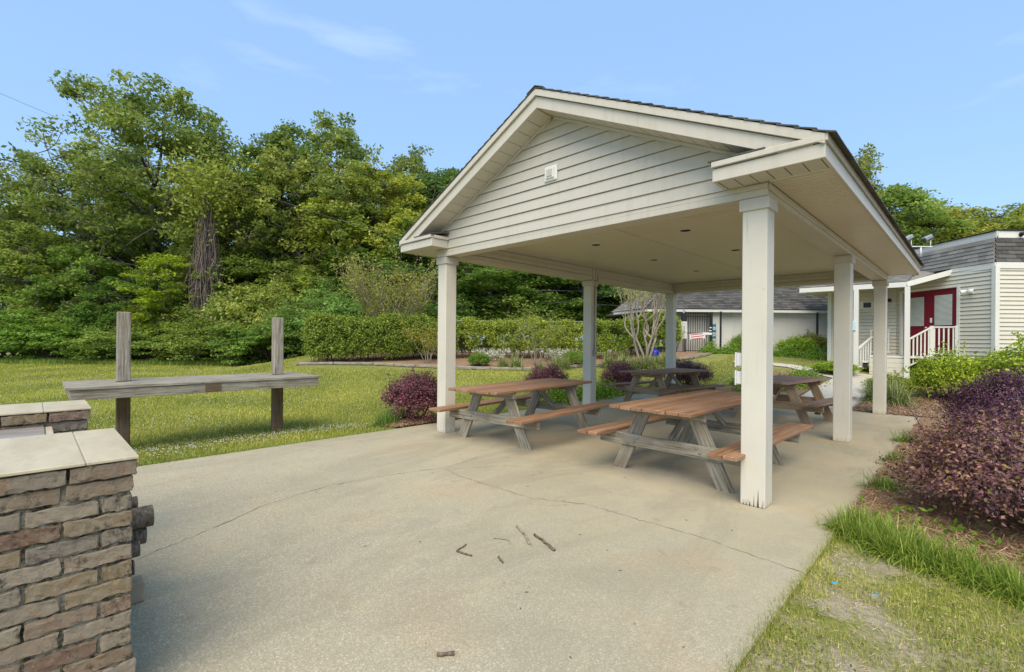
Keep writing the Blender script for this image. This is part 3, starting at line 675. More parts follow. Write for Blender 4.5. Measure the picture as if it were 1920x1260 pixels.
t, ox, oy = brick_pier('nearest brick barbecue pier in the lower left with cream tile top', -3.22, -2.432, -1.1, .292, 1.005, 4)
YT = [.312, .150, -.33, -.79, -1.1]
for a_, b_ in zip(YT[:-1], YT[1:]): box('cap_tile', -3.236 - ox, -2.412 - ox, b_ + .0025 - oy, a_ - .0025 - oy, 1.006, 1.018, M['tile'], t, .002)
box('grout_bed', -3.23 - ox, -2.418 - ox, -1.1 - oy, .306 - oy, 1.0045, 1.0145, M['grout'], t, .001)
t, ox, oy = brick_pier('farther brick barbecue pier behind the first with pale tile top', -4.80, -4.275, -1.1, .272, 1.005, 8)
YT = [.292, .06, -.4, -.86, -1.1]
for a_, b_ in zip(YT[:-1], YT[1:]): box('cap_tile', -4.815 - ox, -4.258 - ox, b_ + .0025 - oy, a_ - .0025 - oy, 1.006, 1.018, M['tile'], t, .002)
box('grout_bed', -4.81 - ox, -4.263 - ox, -1.1 - oy, .286 - oy, 1.0045, 1.0145, M['grout'], t, .001)
gs = thing('hearth_slab', 'grey brown stone slab lying between the two brick piers', 'stone slab', (-3.75, -.5, .86))
box('slab_stone', -.505, .51, -.6, .565, 0, .06, M['stone'], gs, .006); box('pale_edge', -.505, .51, .567, .60, 0, .055, M['tile'], gs, .004)
box('slab_support', -.50, .50, -.6, .45, -.08, 0, M['mortar'], gs, .004)
# firewood stacked between the piers, ends sticking out
def log(x, y1, z, r_, L_, label, tilt=0):
    t = thing('firewood_log', label, 'log', (x, y1 - L_ / 2, z), 0, 'firewood stacked between the brick piers')
    a = Acc(); rr = random.Random(int(x * 991 + z * 77)); n = 9; P = [(rr.gauss(0, .004), -L_ / 2 + L_ * k / (n - 1), tilt * (k / (n - 1) - .5) + rr.gauss(0, .003)) for k in range(n)]
    a.tube(P, [r_ * rr.uniform(.93, 1.07) for _ in P], 14, cap=False); ob('log_bark', a.mesh('log_bark', True), M['barklog'], t)
    for e in (0, -1):
        p = P[e]; c = Acc(); s_ = .004 if e else -.004
        c.tube([(p[0], p[1] - s_, p[2]), (p[0], p[1] + s_ * .5, p[2])], r_ * .93, 14); ob('log_end', c.mesh('log_end'), M['logend'], t)
    return t
LOGS = [(-3.40, .50, .455, .062, 'thick log end sticking out highest on the right side of the near brick pier', .02), (-3.43, .47, .355, .052, 'darker log tucked directly under the highest protruding log', 0), (-3.37, .435, .305, .048, 'short rounded log end low beside the near brick pier', 0),
        (-3.46, .435, .545, .035, 'thin log peeping out above the highest thick log', 0), (-3.40, .415, .19, .04, 'split log low in the firewood stack near the ground', 0), (-3.44, .40, .25, .045, 'log beneath the short rounded log', 0),
        (-3.58, .38, .30, .06, 'log in the middle of the firewood stack', 0), (-3.75, .33, .12, .07, 'log on the slab in the middle of the gap between piers', 0), (-3.98, .34, .12, .07, 'log on the slab beside the farther pier', 0), (-3.85, .35, .25, .06, 'log resting on the two bottom logs', 0), (-3.6, .3, .06, .055, 'bottom log near the middle of the gap', 0)]
for (x, y1, z, r_, lb, tl) in LOGS: log(x, y1, z, r_, .62, lb, tl)
wb_ = thing('wood_block', 'pale split wood block on the slab beside the near brick pier', 'wood block', (-3.40, .40, 0)); box('block_body', -.06, .05, -.2, .06, 0.001, .115, M['logend'], wb_, .006)
# ------------------------------------------------------------------ serving shelf on two posts
SH = thing('serving_shelf', 'weathered grey plank shelf carried by two tall square posts on the lawn', 'shelf', (-8.5, 1.86, -.1))
for y in (-.94, 1.13):
    board('post', (-.12, y, -.2), (-.12, y, .93), .15, .15, (1, 0, 0), M['postdark'], SH, .006)
    board('post_top', (-.12, y, .967), (-.12, y, 1.945), .15, .15, (1, 0, 0), M['wgrey'], SH, .008)
for k, (xa, xb) in enumerate(((.37, .62), (.16, .363), (-.038, .153), (-.202, -.045), (-.40, -.209), (-.60, -.407))):
    if k == 3:
        for ya, yb in ((-1.56, -1.02), (-.86, 1.05), (1.21, 1.57)): box('shelf_board', xa, xb, ya, yb, .930, .965, M['wgrey'], SH, .004)
    else: box('shelf_board', xa, xb, -1.56 + rg.uniform(-.01, .01), 1.57, .930, .965, M['wgrey'], SH, .004)
box('apron_board', .562, .60, -1.52, 1.54, .80, .928, M['wgrey'], SH, .004); box('apron_board', -.58, -.542, -1.52, 1.54, .80, .928, M['wgrey'], SH, .004)
for yy in (-1.518, 1.502, -.86, 1.21): box('crosspiece', -.54, .56, yy, yy + .038, .80, .926, M['wgrey'], SH, .004)
box('plaque', .601, .612, -.10, .10, .815, .915, M['postdark'], SH, .002)
# ------------------------------------------------------------------ sticks, litter, bits on the slab
def stick(pts, r_, lb, mat='barklog'):
    c = np.mean(pts, axis=0); t = thing('twig', lb, 'stick', (c[0], c[1], 0), 0, 'broken sticks lying on the slab')
    r_ *= .8; P = [(p[0] - c[0], p[1] - c[1], (p[2] if len(p) > 2 else r_) + .001) for p in pts]
    Q = []
    for a, b in zip(P[:-1], P[1:]):
        for k in range(4): Q.append(tuple(a[i] + (b[i] - a[i]) * k / 4 + rg.gauss(0, r_ * .25) * (i < 2) for i in range(3)))
    Q.append(P[-1]); tube_obj('stick_wood', Q, [r_ * rg.uniform(.7, 1.15) for _ in Q], M[mat], t, 7)
stick([(-2.609, 2.725), (-2.46, 2.66), (-2.317, 2.562)], .011, 'pale smooth stick, left of the two longest sticks on the concrete', 'barkpale')
stick([(-2.40, 2.71), (-2.25, 2.66), (-2.124, 2.609)], .013, 'dark knobbly stick, rightmost on the concrete')
stick([(-2.60, 2.11), (-2.64, 2.23)], .008, 'short bent stick at the left end of the scattered twigs')
stick([(-2.60, 2.11), (-2.51, 2.13), (-2.47, 2.14)], .008, 'small curl of bark touching the left bent stick')
stick([(-2.33, 2.26), (-2.25, 2.222)], .009, 'tiny stick between the bark curl and the long sticks')
stick([(-1.80, 1.355), (-1.755, 1.415)], .013, 'thick short chip of wood near the bottom edge of the photo')
stick([(-2.58, 2.45), (-2.50, 2.50), (-2.46, 2.50)], .003, 'thread thin twig between the bark curl and the long sticks')
a = Acc(); lr = np.random.default_rng(5)
n = 260; C = np.stack([lr.uniform(-6.7, -.9, n), lr.uniform(1.3, 12, n), np.full(n, .004)], 1)
V, Q, A = leaves(lr, C, lr.uniform(.008, .03, n), .45, 5)
V[:, 2] = np.clip(V[:, 2], .002, .012); prop(ob('leaf_litter', arr_mesh('leaf_litter', V, Q, attr=A), M['barklog']), 'tiny dry leaf and bark crumbs scattered over the slab', 'debris', None, 'stuff')
for (x, y, lb) in ((-.60, 3.44, 'small blue plastic scrap nearest the slab corner'), (-.41, 3.45, 'blue bottle cap like scrap on thin grass, right one')):
    t = thing('litter_scrap', lb, 'litter', (x, y, .0)); a = Acc(); P = [(.022 * math.cos(k) * rg.uniform(.7, 1.1), .014 * math.sin(k), .03 + rg.uniform(0, .01)) for k in np.linspace(0, 5.5, 7)]
    a.add([(0, 0, .04)] + P, T=[[0, k, k + 1] for k in range(1, 7)] + [[0, 7, 1]]); ob('scrap', a.mesh('scrap'), M['litter'], t)
t = thing('floor_drain', 'small black lump on the slab under the brown table', 'drain', (-2.34, 11.5, 0)); a = Acc(); a.tube([(0, 0, 0), (0, 0, .03), (0, 0, .045)], [.06, .05, .02], 10); ob('lump', a.mesh('lump', True), M['black'], t)

# ------------------------------------------------------------------ siding walls and buildings
def lap_wall(parent, P0, P1, z0, z1, E_, openings, mat, wallmat=None):
    """wall from P0 to P1 in plan, outward normal to the right of P0->P1; siding boards are children of the wall"""
    (x0, y0), (x1, y1) = P0, P1; Lw = math.hypot(x1 - x0, y1 - y0); an = math.atan2(y1 - y0, x1 - x0)
    a = Acc(); a.bx(0, Lw, .012, .12, z0, z1)
    # openings cut through the backing by building it in strips
    a = Acc(); cuts = sorted(openings)
    x = 0
    for (u0, u1, v0, v1) in cuts:
        a.bx(x, u0, .012, .12, z0, z1); 
        if v0 > z0: a.bx(u0, u1, .012, .12, z0, v0)
        if v1 < z1: a.bx(u0, u1, .012, .12, v1, z1)
        x = u1
    a.bx(x, Lw, .012, .12, z0, z1)
    w = ob('wall', a.mesh('wall'), wallmat or mat, parent, Matrix.Translation((x0, y0, 0)) @ Matrix.Rotation(an, 4, 'Z'))
    z = z0
    while z < z1 - .01:
        zt = min(z + E_ + .004, z1); segs = [(0, Lw)]
        for (u0, u1, v0, v1) in cuts:
            if z < v1 and zt > v0:
                ns = []
                for (p, q) in segs:
                    if u1 <= p or u0 >= q: ns.append((p, q)); continue
                    if u0 > p: ns.append((p, u0))
                    if u1 < q: ns.append((u1, q))
                segs = ns
        for (p, q) in segs:
            if q - p < .03: continue
            b = Acc(); zt2 = zt - .022
            b.hexa([(p, -.028, z), (q, -.028, z), (q, .002, z), (p, .002, z), (p, -.004, zt2), (q, -.004, zt2), (q, .002, zt2), (p, .002, zt2)])
            ob('siding_board', b.mesh('siding_board'), mat, w)
        z += E_
    return w
def shingles(name, O, U, Vv, Lu, rows, rh, tw, mat, parent, trim=None):
    """tabs on a slope: O origin at lower left, U unit along eave, Vv vector up the slope per unit"""
    O, U, Vv = map(lambda q: np.array(q, float), (O, U, Vv)); N = np.cross(U, Vv); N /= np.linalg.norm(N); a = Acc()
    for r_ in range(rows):
        u = -tw * rg.random()
        e0 = 0 if trim is None else trim[0] * r_ * rh; e1 = Lu - (0 if trim is None else trim[1] * r_ * rh)
        while u < Lu:
            ua, ub = max(u, e0), min(u + tw * rg.uniform(.6, 1.15), e1); un = ub
            if ub > ua + .01:
                h = .012 + rg.uniform(0, .006); P = []
                for (uu, vv, nn) in ((ua, r_ * rh, 0), (ub - .006, r_ * rh, 0), (ub - .006, (r_ + 1.2) * rh, 0), (ua, (r_ + 1.2) * rh, 0), (ua, r_ * rh, h + .012), (ub - .006, r_ * rh, h + .012), (ub - .006, (r_ + 1.2) * rh, h * .3), (ua, (r_ + 1.2) * rh, h * .3)): P.append(O + U * uu + Vv * vv + N * nn)
                a.hexa(P)
            u = max(un, u + tw * .6)
            if u >= e1: break
    return prop(ob(name, a.mesh(name), mat, parent), kind='stuff')
BD = thing('clubhouse', 'pale lap sided clubhouse with mansard shingle roof and double red doors', 'building')
K = (.386, 18.60); Cn = (-1.935, 20.73); Wl = (-3.86, 20.73); K1 = (K[0] + RV[0] * 7, K[1] + RV[1] * 7)
# the door wall runs from the inner corner Cn to the outer corner K
Ld = math.hypot(K[0] - Cn[0], K[1] - Cn[1]); DO = (.24, 2.09)
lap_wall(BD, Cn, K, .1, 3.66, .118, [(DO[0] - .1, DO[1] + .1, .2, 3.26)], M['siding2'])
lap_wall(BD, K, K1, .1, 3.66, .118, [(2.6, 3.8, 1.8, 3.0)], M['siding2'])
lap_wall(BD, Wl, Cn, .1, 3.40, .118, [(.62, 1.28, 2.70, 2.96)], M['siding2'])
lap_wall(BD, (Wl[0] - .0, Wl[1] + 6), Wl, .1, 3.40, .118, [], M['siding2'])
for (p, dz) in ((K, 3.66), (Wl, 3.40)):
    box('corner_board', p[0] - .06, p[0] + .06, p[1] - .06, p[1] + .06, .1, dz, M['white'], BD, .004, mtx=Matrix.Translation((p[0], p[1], 0)) @ Matrix.Rotation(math.radians(0 if p is Wl else 44), 4, 'Z') @ Matrix.Translation((-p[0], -p[1], 0)))
# doors, in the frame of the door wall
DM = Matrix.Translation((Cn[0], Cn[1], 0)) @ Matrix.Rotation(math.atan2(K[1] - Cn[1], K[0] - Cn[0]), 4, 'Z'); DZ = 1.10; DT = 3.18
df = box('door_frame', DO[0] - .1, DO[0] - .001, -.03, .10, DZ, DT + .08, M['white'], BD, .004, mtx=DM)
box('door_frame', DO[1] + .001, DO[1] + .1, -.03, .10, DZ, DT + .08, M['white'], BD, .004, mtx=DM); box('door_frame', DO[0], DO[1], -.03, .10, DT + .001, DT + .08, M['white'], BD, .004, mtx=DM)
mid = (DO[0] + DO[1]) / 2
for (u0, u1) in ((DO[0] + .01, mid - .004), (mid + .004, DO[1] - .01)):
    d_ = box('door', u0, u1, .03, .075, DZ, DT - .005, M['red'], BD, .004, mtx=DM); di = d_.matrix_basis.inverted() @ DM
    g0, g1 = u0 + .17, u1 - .15; zg0, zg1 = DZ + .95, DT - .17
    for (fa, fb, za, zb_) in ((g0 - .03, g1 + .03, zg0 - .03, zg0), (g0 - .03, g1 + .03, zg1, zg1 + .03), (g0 - .03, g0, zg0, zg1), (g1, g1 + .03, zg0, zg1)): box('glazing_bead', fa, fb, .015, .03, za, zb_, M['red'], d_, .003, mtx=di)
    box('door_glass', g0, g1, .024, .030, zg0, zg1, M['glass'], d_, .001, mtx=di)
    z = zg0 + .01
    while z < zg1 - .02: box('blind_slat', g0 + .015, g1 - .015, .016, .0235, z, z + .026, M['blind'], d_, .002, mtx=di); z += .036
    for pa, pb in ((DZ + .12, DZ + .45), (DZ + .52, DZ + .82)):
        for q0, q1 in ((u0 + .14, (u0 + u1) / 2 - .03), ((u0 + u1) / 2 + .03, u1 - .14)): box('door_panel', q0, q1, .018, .03, pa, pb, M['red'], d_, .008, mtx=di)
    hx = u1 - .07 if u0 < mid - .1 else u0 + .07
    box('handle', hx - .015, hx + .015, -.03, .029, DZ + .88, DZ + .92, M['lampw'], d_, .004, mtx=di)
    if u0 > mid - .1: box('lock_plate', hx - .03, hx + .03, .01, .029, DZ + 1.05, DZ + 1.2, M['lampw'], d_, .004, mtx=di)
# small window pair in the left wall
WM = Matrix.Translation((Wl[0], Wl[1], 0))
for u in (.62, .96):
    f = box('window', u, u + .32, -.02, .06, 2.70, 2.96, M['white'], BD, .004, mtx=WM); fi = f.matrix_basis.inverted() @ WM
    box('pane', u + .05, u + .27, -.026, -.021, 2.74, 2.92, M['glass'], f, .001, mtx=fi)
# security lamps on the wall
def wall_lamp(mtx, u, z, mat):
    b = box('wall_lamp', u - .07, u + .07, -.05, -.013, z - .08, z + .08, M['lampw'], BD, .006, mtx=mtx); bi = b.matrix_basis.inverted() @ mtx
    for sx in (-1, 1):
        a = Acc(); c = np.array([u + sx * .10, -.14, z - .01]); dr = np.array([sx * .5, -.7, -.35]); dr /= np.linalg.norm(dr)
        a.tube([c - dr * .06, c, c + dr * .05, c + dr * .07], [.03, .05, .065, .062], 12); a.tube([(u, -.05, z), tuple(c - dr * .06)], .014, 6)
        o = ob('lamp_head', a.mesh('lamp_head', True), mat, b, bi)
wall_lamp(DM, DO[1] + .42, 3.02, M['lampw'])
wall_lamp(WM, 1.62, 2.98, M['black'])
# eaves, mansard and parapet round the corner
def run(name, P, out, z0, z1, th, mat, bev=.004):
    """board following plan line P (list of points), pushed outwards"""
    for a_, b_ in zip(P[:-1], P[1:]):
        board(name, (a_[0], a_[1], (z0[0] + z1[0]) / 2 if isinstance(z0, tuple) else (z0 + z1) / 2), (b_[0], b_[1], (z0[1] + z1[1]) / 2 if isinstance(z0, tuple) else (z0 + z1) / 2), th, (z1[0] - z0[0]) if isinstance(z0, tuple) else z1 - z0, (0, 0, 1), mat, BD, bev)
def off(p, f, r_): q = W2(0, 0); return (p[0] + FV[0] * f + RV[0] * r_, p[1] + FV[1] * f + RV[1] * r_)
EK = off(K, -.02, -.02); EN = off(K, 1.25, -.04); EC = (-1.53, 18.93); EW = (-4.42, 20.2) ; EW = (EC[0] - 2.9, EC[1] + .0)
E1 = off(K1, -.0, 0)
TK, TN = off(K, .20, .25), off(K, 8, .22); TE = off(K1, .2, .2)
board('eave_fascia', (*EK, 3.66), (*E1, 3.66), .05, .17, (0, 0, 1), M['white'], BD)
board('eave_fascia', (*EN, 3.66), (*EK, 3.66), .05, .17, (0, 0, 1), M['white'], BD)
board('porch_fascia', (*EC, 3.31), (*EN, 3.655), .05, .155, (0, 0, 1), M['white'], BD)
board('porch_fascia', (*EC, 3.31), (*EW, 3.31), .05, .155, (0, 0, 1), M['white'], BD)
board('parapet_band', (*TK, 4.55), (*TE, 4.55), .05, .22, (0, 0, 1), M['white'], BD); board('parapet_band', (*TN, 4.55), (*TK, 4.55), .05, .22, (0, 0, 1), M['white'], BD)
board('parapet_cap', (*TK, 4.675), (*TE, 4.675), .12, .03, (0, 0, 1), M['black'], BD); board('parapet_cap', (*TN, 4.675), (*TK, 4.675), .12, .03, (0, 0, 1), M['black'], BD)
rv3, fv3 = np.array([*RV, 0]), np.array([*FV, 0])
shingles('mansard_shingles', (EK[0], EK[1], 3.75), rv3, fv3 * .25 + np.array([0, 0, .97]) , 7, 6, .118, .30, M['shingle'], BD, trim=(.25, 0))
shingles('mansard_shingles', (EN[0] + FV[0] * 5, EN[1] + FV[1] * 5, 3.75), -fv3, rv3 * .25 + np.array([0, 0, .97]), 6.25, 6, .118, .30, M['shingle_lit'], BD, trim=(0, .25))
# mansard backing
a = Acc(); a.hexa([(*off(EK, .02, .02), 3.66), (*off(E1, .02, 0), 3.66), (*off(E1, 6, 0), 3.66), (*off(EK, 8, .02), 3.66), (*off(TK, .03, .03), 4.66), (*off(TE, .03, 0), 4.66), (*off(TE, 6, 0), 4.66), (*off(TK, 8, .03), 4.66)])
ob('roof_core', a.mesh('roof_core'), M['shingle'], BD)
# porch roof sloping back from its eave to the mansard
p0 = np.array([EW[0], EW[1], 3.40]); slopeV = np.array([0, .90, .38])
shingles('porch_shingles', p0, (1, 0, 0), slopeV, 2.93, 17, .14, .30, M['shingle_lit'], BD, trim=(.0, -.55))
a = Acc(); a.hexa([(EW[0], EW[1] + .03, 3.28), (EC[0], EC[1] + .03, 3.28), (EN[0], EN[1], 3.58), (EW[0], EN[1] + 2.5, 3.28), (EW[0], EW[1] + .03, 3.30), (EC[0], EC[1] + .03, 3.30), (EN[0], EN[1], 3.60), (EW[0], EN[1] + 2.5, 3.30)])
ob('porch_ceiling', a.mesh('porch_ceiling'), M['cream'], BD)
a = Acc(); a.hexa([(EW[0], EW[1] + .03, 3.305), (EC[0], EC[1] + .03, 3.305), (EN[0], EN[1], 3.61), (EW[0], EN[1] + 2.5, 3.31), (EW[0], EW[1] + .03, 3.385), (EC[0], EC[1] + .03, 3.385), (EN[0] + .6, EN[1] + 2.0, 4.30), (EW[0], EW[1] + 2.4, 4.38)])
ob('roof_core', a.mesh('roof_core'), M['shingle_lit'], BD)
# porch deck, skirt, posts, steps, rails
box('deck_floor', -2.45, -.40, 19.02, 20.68, 1.03, 1.085, M['white'], BD, .004)
for k in range(4): box('skirt_board', -2.45, -1.48, 18.985, 19.01, .42 + k * .15, .42 + k * .15 + .144, M['siding2'], BD, .004)
box('base_board', -2.95, -1.45, 18.93, 18.98, .22, .42, M['white'], BD, .006)
for (x, y) in ((-1.51, 18.97), (-2.80, 18.97)):
    pp = box('porch_post', x - .065, x + .065, y - .065, y + .065, .30, 3.235, M['white'], BD, .006)
for k in range(4):
    st_ = box('porch_step', -2.45 - .2 * (k + 1), -2.45 - .2 * k, 19.05, 20.2, .9 - .165 * k - .05, .9 - .165 * k, M['white'], BD, .004)
    box('step_riser', -2.45 - .2 * k - .01, -2.45 - .2 * k + .01, 19.05, 20.2, .9 - .165 * k + .001, .9 - .165 * k + .11, M['siding2'], BD, .002)
def rail(P0, P1, zb0, zb1, hgt, n, name='railing'):
    """handrail between two plan points, bottom heights zb0, zb1"""
    r_ = board(name, (*P0, zb0 + hgt), (*P1, zb1 + hgt), .075, .045, (0, 0, 1), M['white'], BD, .005); ri = r_.matrix_basis.inverted()
    lo = board('bottom_rail', (*P0, zb0 + .09), (*P1, zb1 + .09), .05, .04, (0, 0, 1), M['white'], None, .004); lo.parent = r_; lo.matrix_basis = ri @ lo.matrix_basis
    for k in range(n):
        f = (k + .5) / n; x, y, z = (P0[i] + (P1[i] - P0[i]) * f for i in (0, 1)) .__iter__().__next__() if False else P0[0] + (P1[0] - P0[0]) * f, P0[1] + (P1[1] - P0[1]) * f, zb0 + (zb1 - zb0) * f
        o = box('baluster', x - .019, x + .019, y - .019, y + .019, z + .11, z + hgt - .02, M['white'], None, .003); o.parent = r_; o.matrix_basis = ri @ o.matrix_basis
rail((-.95, 19.30), (-.42, 19.30), 1.09, 1.09, .90, 5); rail((-1.50, 19.05), (-.98, 19.29), .68, 1.06, .92, 6)
rail((-2.62, 20.3), (-2.05, 20.3), 1.09, 1.09, .85, 6); rail((-2.78, 19.05), (-2.50, 19.9), .42, .85, .85, 6)
box('newel_post', -1.0, -.91, 19.25, 19.34, 1.09, 2.03, M['white'], BD, .005); box('newel_post', -.44, -.35, 19.25, 19.34, 1.09, 2.03, M['white'], BD, .005)
sg_ = box('porch_notice', -2.90, -2.80, 18.86, 18.895, 1.90, 2.20, M['paleblue'], BD, .004)
box('notice_border', -2.91, -2.79, 18.896, 18.90, 1.89, 2.21, M['lampw'], sg_, .002, mtx=sg_.matrix_basis.inverted())
# twin flood lamps on a roof bracket, camera on the parapet
fl = thing('flood_lights', 'pair of square flood lights on a bracket above the clubhouse roof', 'flood light', (-1.26, 19.8, 4.25))
tube_obj('bracket', [(0, 0, 0), (0, 0, .32)], .022, M['lampw'], fl, 8); board('crossbar', (-.22, -.22, .32), (.26, .22, .32), .03, .03, (0, 0, 1), M['lampw'], fl)
for sx in (-1, 1):
    c = Vector((sx * .22, sx * .2, .32)); tube_obj('lamp_arm', [tuple(c), tuple(c + Vector((0, 0, .2)))], .016, M['lampw'], fl, 6)
    m = Matrix.Translation(c + Vector((-.08, -.08, .27))) @ Matrix.Rotation(math.radians(225), 4, 'Z') @ Matrix.Rotation(math.radians(28), 4, 'Y')
    h = ob('lamp_housing', box_mesh(.26, .2, .12, .02), None, fl, m); h.data = h.data.copy(); h.data.materials.clear(); h.data.materials.append(M['metal'])
    ob('lamp_glass', box_mesh(.012, .17, .095, .002).copy(), M['glass'], h, Matrix.Translation((.132, 0, 0)))
cmv = thing('roof_camera', 'small black camera fixed to the white parapet band', 'camera', (*off(TK, -.06, .62), 4.56)); a = Acc(); a.tube([(0, 0, 0), tuple(-fv3 * .09 - rv3 * .06)], [.04, .05], 10); ob('camera_body', a.mesh('camera_body', True), M['black'], cmv)
a = Acc(); a.tube([tuple(-fv3 * -.03), tuple(-fv3 * .02)], [.07, .03], 8); ob('camera_mount', a.mesh('camera_mount'), M['black'], cmv)
# pool house, aligned with the clubhouse front
PH = thing('pool_house', 'low white pool house with dark hipped shingle roof behind the pavilion', 'building', (*W2(0, 22), 0), YAW)
lap = box('wall', 9.75, 15.6, 0, .2, .2, 2.86, M['block'], PH, .01)
box('wall', 7.7, 9.17, .25, .4, .2, 2.83, M['block'], PH, .01); box('wall_column', 9.18, 9.74, -.12, .2, .2, 2.86, M['white'], PH, .01)
box('eave_board', 6.1, 15.9, -.42, -.36, 2.84, 2.97, M['white'], PH, .006); box('eave_soffit', 6.15, 15.9, -.35, .1, 2.84, 2.87, M['cream'], PH, .004)
board('eave_board', (6.1, -.39, 2.905), (5.3, 2.6, 2.905), .06, .13, (0, 0, 1), M['white'], PH)
box('frieze_board', 6.3, 7.69, .3, .36, 2.62, 2.83, M['paleblue'], PH, .006)
shingles('roof_shingles', (6.0, -.45, 2.98), (1, 0, 0), (0, .80, .60), 10, 14, .145, .33, M['shingle'], PH, trim=(.55, 0))
shingles('hip_shingles', (5.2, 2.8, 2.98), np.array([.24, -.97, 0]), np.array([.78, .15, .60]), 3.4, 14, .145, .33, M['shingle_lit'], PH, trim=(.2, .45))
a = Acc(); a.hexa([(6.1, -.38, 2.88), (15.9, -.38, 2.88), (15.9, 5, 2.88), (5.3, 5, 2.88), (7.3, 1.25, 4.15), (15.9, 1.25, 4.2), (15.9, 2, 4.2), (7.3, 2, 4.15)]); ob('roof_core', a.mesh('roof_core'), M['shingle'], PH)
def box_at(m, *a_, **k_): return box(*a_, mtx=m, **k_)
GT = thing('iron_gate', 'black iron bar gate beside the pool house', 'gate', (*W2(0, 21.5), 0), YAW)
gz = .86
for k in range(11): box('bar', 7.92 + k * .104, 7.94 + k * .104, 0, .02, gz + .06, gz + 1.93, M['gate'], GT, .002)
for z in (.10, .20, 1.0, 1.75, 1.88): box('gate_rail', 7.88, 9.02, -.012, .032, gz + z, gz + z + .03, M['gate'], GT, .003)
box('gate_post', 7.80, 7.89, -.04, .06, .5, gz + 2.0, M['gate'], GT, .004); box('gate_post', 9.02, 9.12, -.04, .06, .5, gz + 1.98, M['gate'], GT, .004)
for k in range(2): box('latch', 8.95 + k * .02, 9.06, -.06, -.03, gz + 1.1 + k * .14, gz + 1.15 + k * .14, M['lampw'], GT, .003)
GM = Matrix.Translation((*W2(0, 21.3), 0)) @ Matrix.Rotation(YAW, 4, 'Z')
def sign(name, lb, cat, u0, u1, z0, z1, mat, stripes=None, tilt=0, dy=0, grp=None):
    t = thing(name, lb, cat, tuple(GM @ Vector(((u0 + u1) / 2, dy, (z0 + z1) / 2))), YAW, grp); h, w = (z1 - z0) / 2, (u1 - u0) / 2
    r = Matrix.Rotation(tilt, 4, 'Y'); box('panel', -w, w, -.008, .008, -h, h, mat, t, .002, mtx=r)
    if stripes:
        n, m_ = stripes
        for k in range(n): box('text_line', -w * .86, w * rg.uniform(.6, .86), -.0125, -.0085, h * (.72 - 1.5 * k / max(1, n - 1)) - h * .5 / n, h * (.72 - 1.5 * k / max(1, n - 1)) + h * .35 / n, m_, t, .0005, mtx=r)
    return t
s1 = sign('notice_board', 'tall white notice sheet on the dark post left of the gate', 'sign', 7.62, 7.88, 1.62, 2.42, M['lampw'], (9, M['siding2']))
tube_obj('support', [(0, .03, -1.3), (0, .03, .9)], .045, M['metal'], s1, 8); box('post_cap_box', -.12, .12, -.03, .07, .38, .76, M['gate'], s1, .01)
sign('banner', 'tilted white banner with red lines of writing tied across the gate', 'banner', 8.05, 8.75, 1.60, 1.86, M['lampw'], (3, M['redink']), -.12, .1)
sign('banner_strap', 'narrow white strap holding the banner to the gate post', 'strap', 8.72, 9.08, 1.80, 1.90, M['lampw'], None, .05, .12)
for z, nm in ((2.13, 'top'), (1.87, 'middle'), (1.58, 'lowest')): sign('notice_plate', nm + ' of three small blue notices on the white column by the gate', 'sign', 9.19, 9.37, z, z + .22, M['bluesign'], (2, M['paleblue']), 0, .40, 'blue notices by the gate')
# chain link fence across the pool house wall
def chainlink(t, u0, u1, z0, z1, pitch, y=0, r_=.0022):
    a = Acc(); h = z1 - z0; u = u0 - h
    while u < u1:
        for sg in (1, -1):
            ua, ub = u, u + h; za, zb_ = (z0, z1) if sg > 0 else (z1, z0); s0, s1_ = max(0, (u0 - ua) / h), min(1, (u1 - ua) / h)
            if s1_ > s0: a.add([(ua + h * s0, y - r_ * sg, za + (zb_ - za) * s0 - r_), (ua + h * s1_, y - r_ * sg, za + (zb_ - za) * s1_ - r_), (ua + h * s1_, y + r_, za + (zb_ - za) * s1_ + r_), (ua + h * s0, y + r_, za + (zb_ - za) * s0 + r_)], [[0, 1, 2, 3]])
        u += pitch
    prop(ob('wire_mesh', a.mesh('wire_mesh'), M['metal'], t), kind='stuff')
cf = thing('chain_link_fence', 'chain link fence with dark posts in front of the white pool house wall', 'fence', (*W2(0, 21.4), 0), YAW)
chainlink(cf, 10.0, 13.75, .55, 2.82, .085); 
for u in (9.42, 13.8): box('fence_post', u, u + .07, -.03, .04, .4, 2.86, M['gate'], cf, .005)
box('top_rail', 9.5, 13.8, -.02, .02, 2.80, 2.84, M['metal'], cf, .005)
hf = thing('chain_link_fence', 'long chain link fence with grey top rail behind the hedge', 'fence', (*W2(0, 23.4), 0), YAW)
for u in np.arange(-7, 7.1, 2.33): box('fence_post', u - .03, u + .03, -.03, .03, .4, 2.45, M['metal'], hf, .005)
box('top_rail', -7, 7, -.022, .022, 2.40, 2.44, M['metal'], hf, .006); chainlink(hf, -7, 7, .8, 2.4, .14)
sheet('parking_lot', [W2(-8, 24), W2(8, 23.6), W2(8, 29), W2(-8, 29)], M['conc2'], .03, 'pale paved lot glimpsed behind the hedge')
# overhead wires
def wire(p0, p1, sag, r_, lb):
    p0, p1 = np.array(p0), np.array(p1); P = [p0 + (p1 - p0) * f - np.array([0, 0, sag * 4 * f * (1 - f)]) for f in np.linspace(0, 1, 24)]; t = thing('overhead_wire', lb, 'wire', tuple(p0), 0, 'overhead wires')
    tube_obj('cable', [tuple(p - p0) for p in P], r_, M['cable'], t, 5)
wire((*W2(-28, 24), 14.6), (*W2(-6, 27.4), 7.2), .5, .010, 'single thin wire slanting down across the sky at the upper left into the trees')
wire((*W2(-6, 27), 4.55), (*W2(9, 26), 4.3), .15, .012, 'upper level wire against the dark trees behind the pavilion')
wire((*W2(-6, 27), 4.2), (*W2(9, 26.2), 3.35), .1, .012, 'lower slanting wire against the dark trees behind the pavilion')

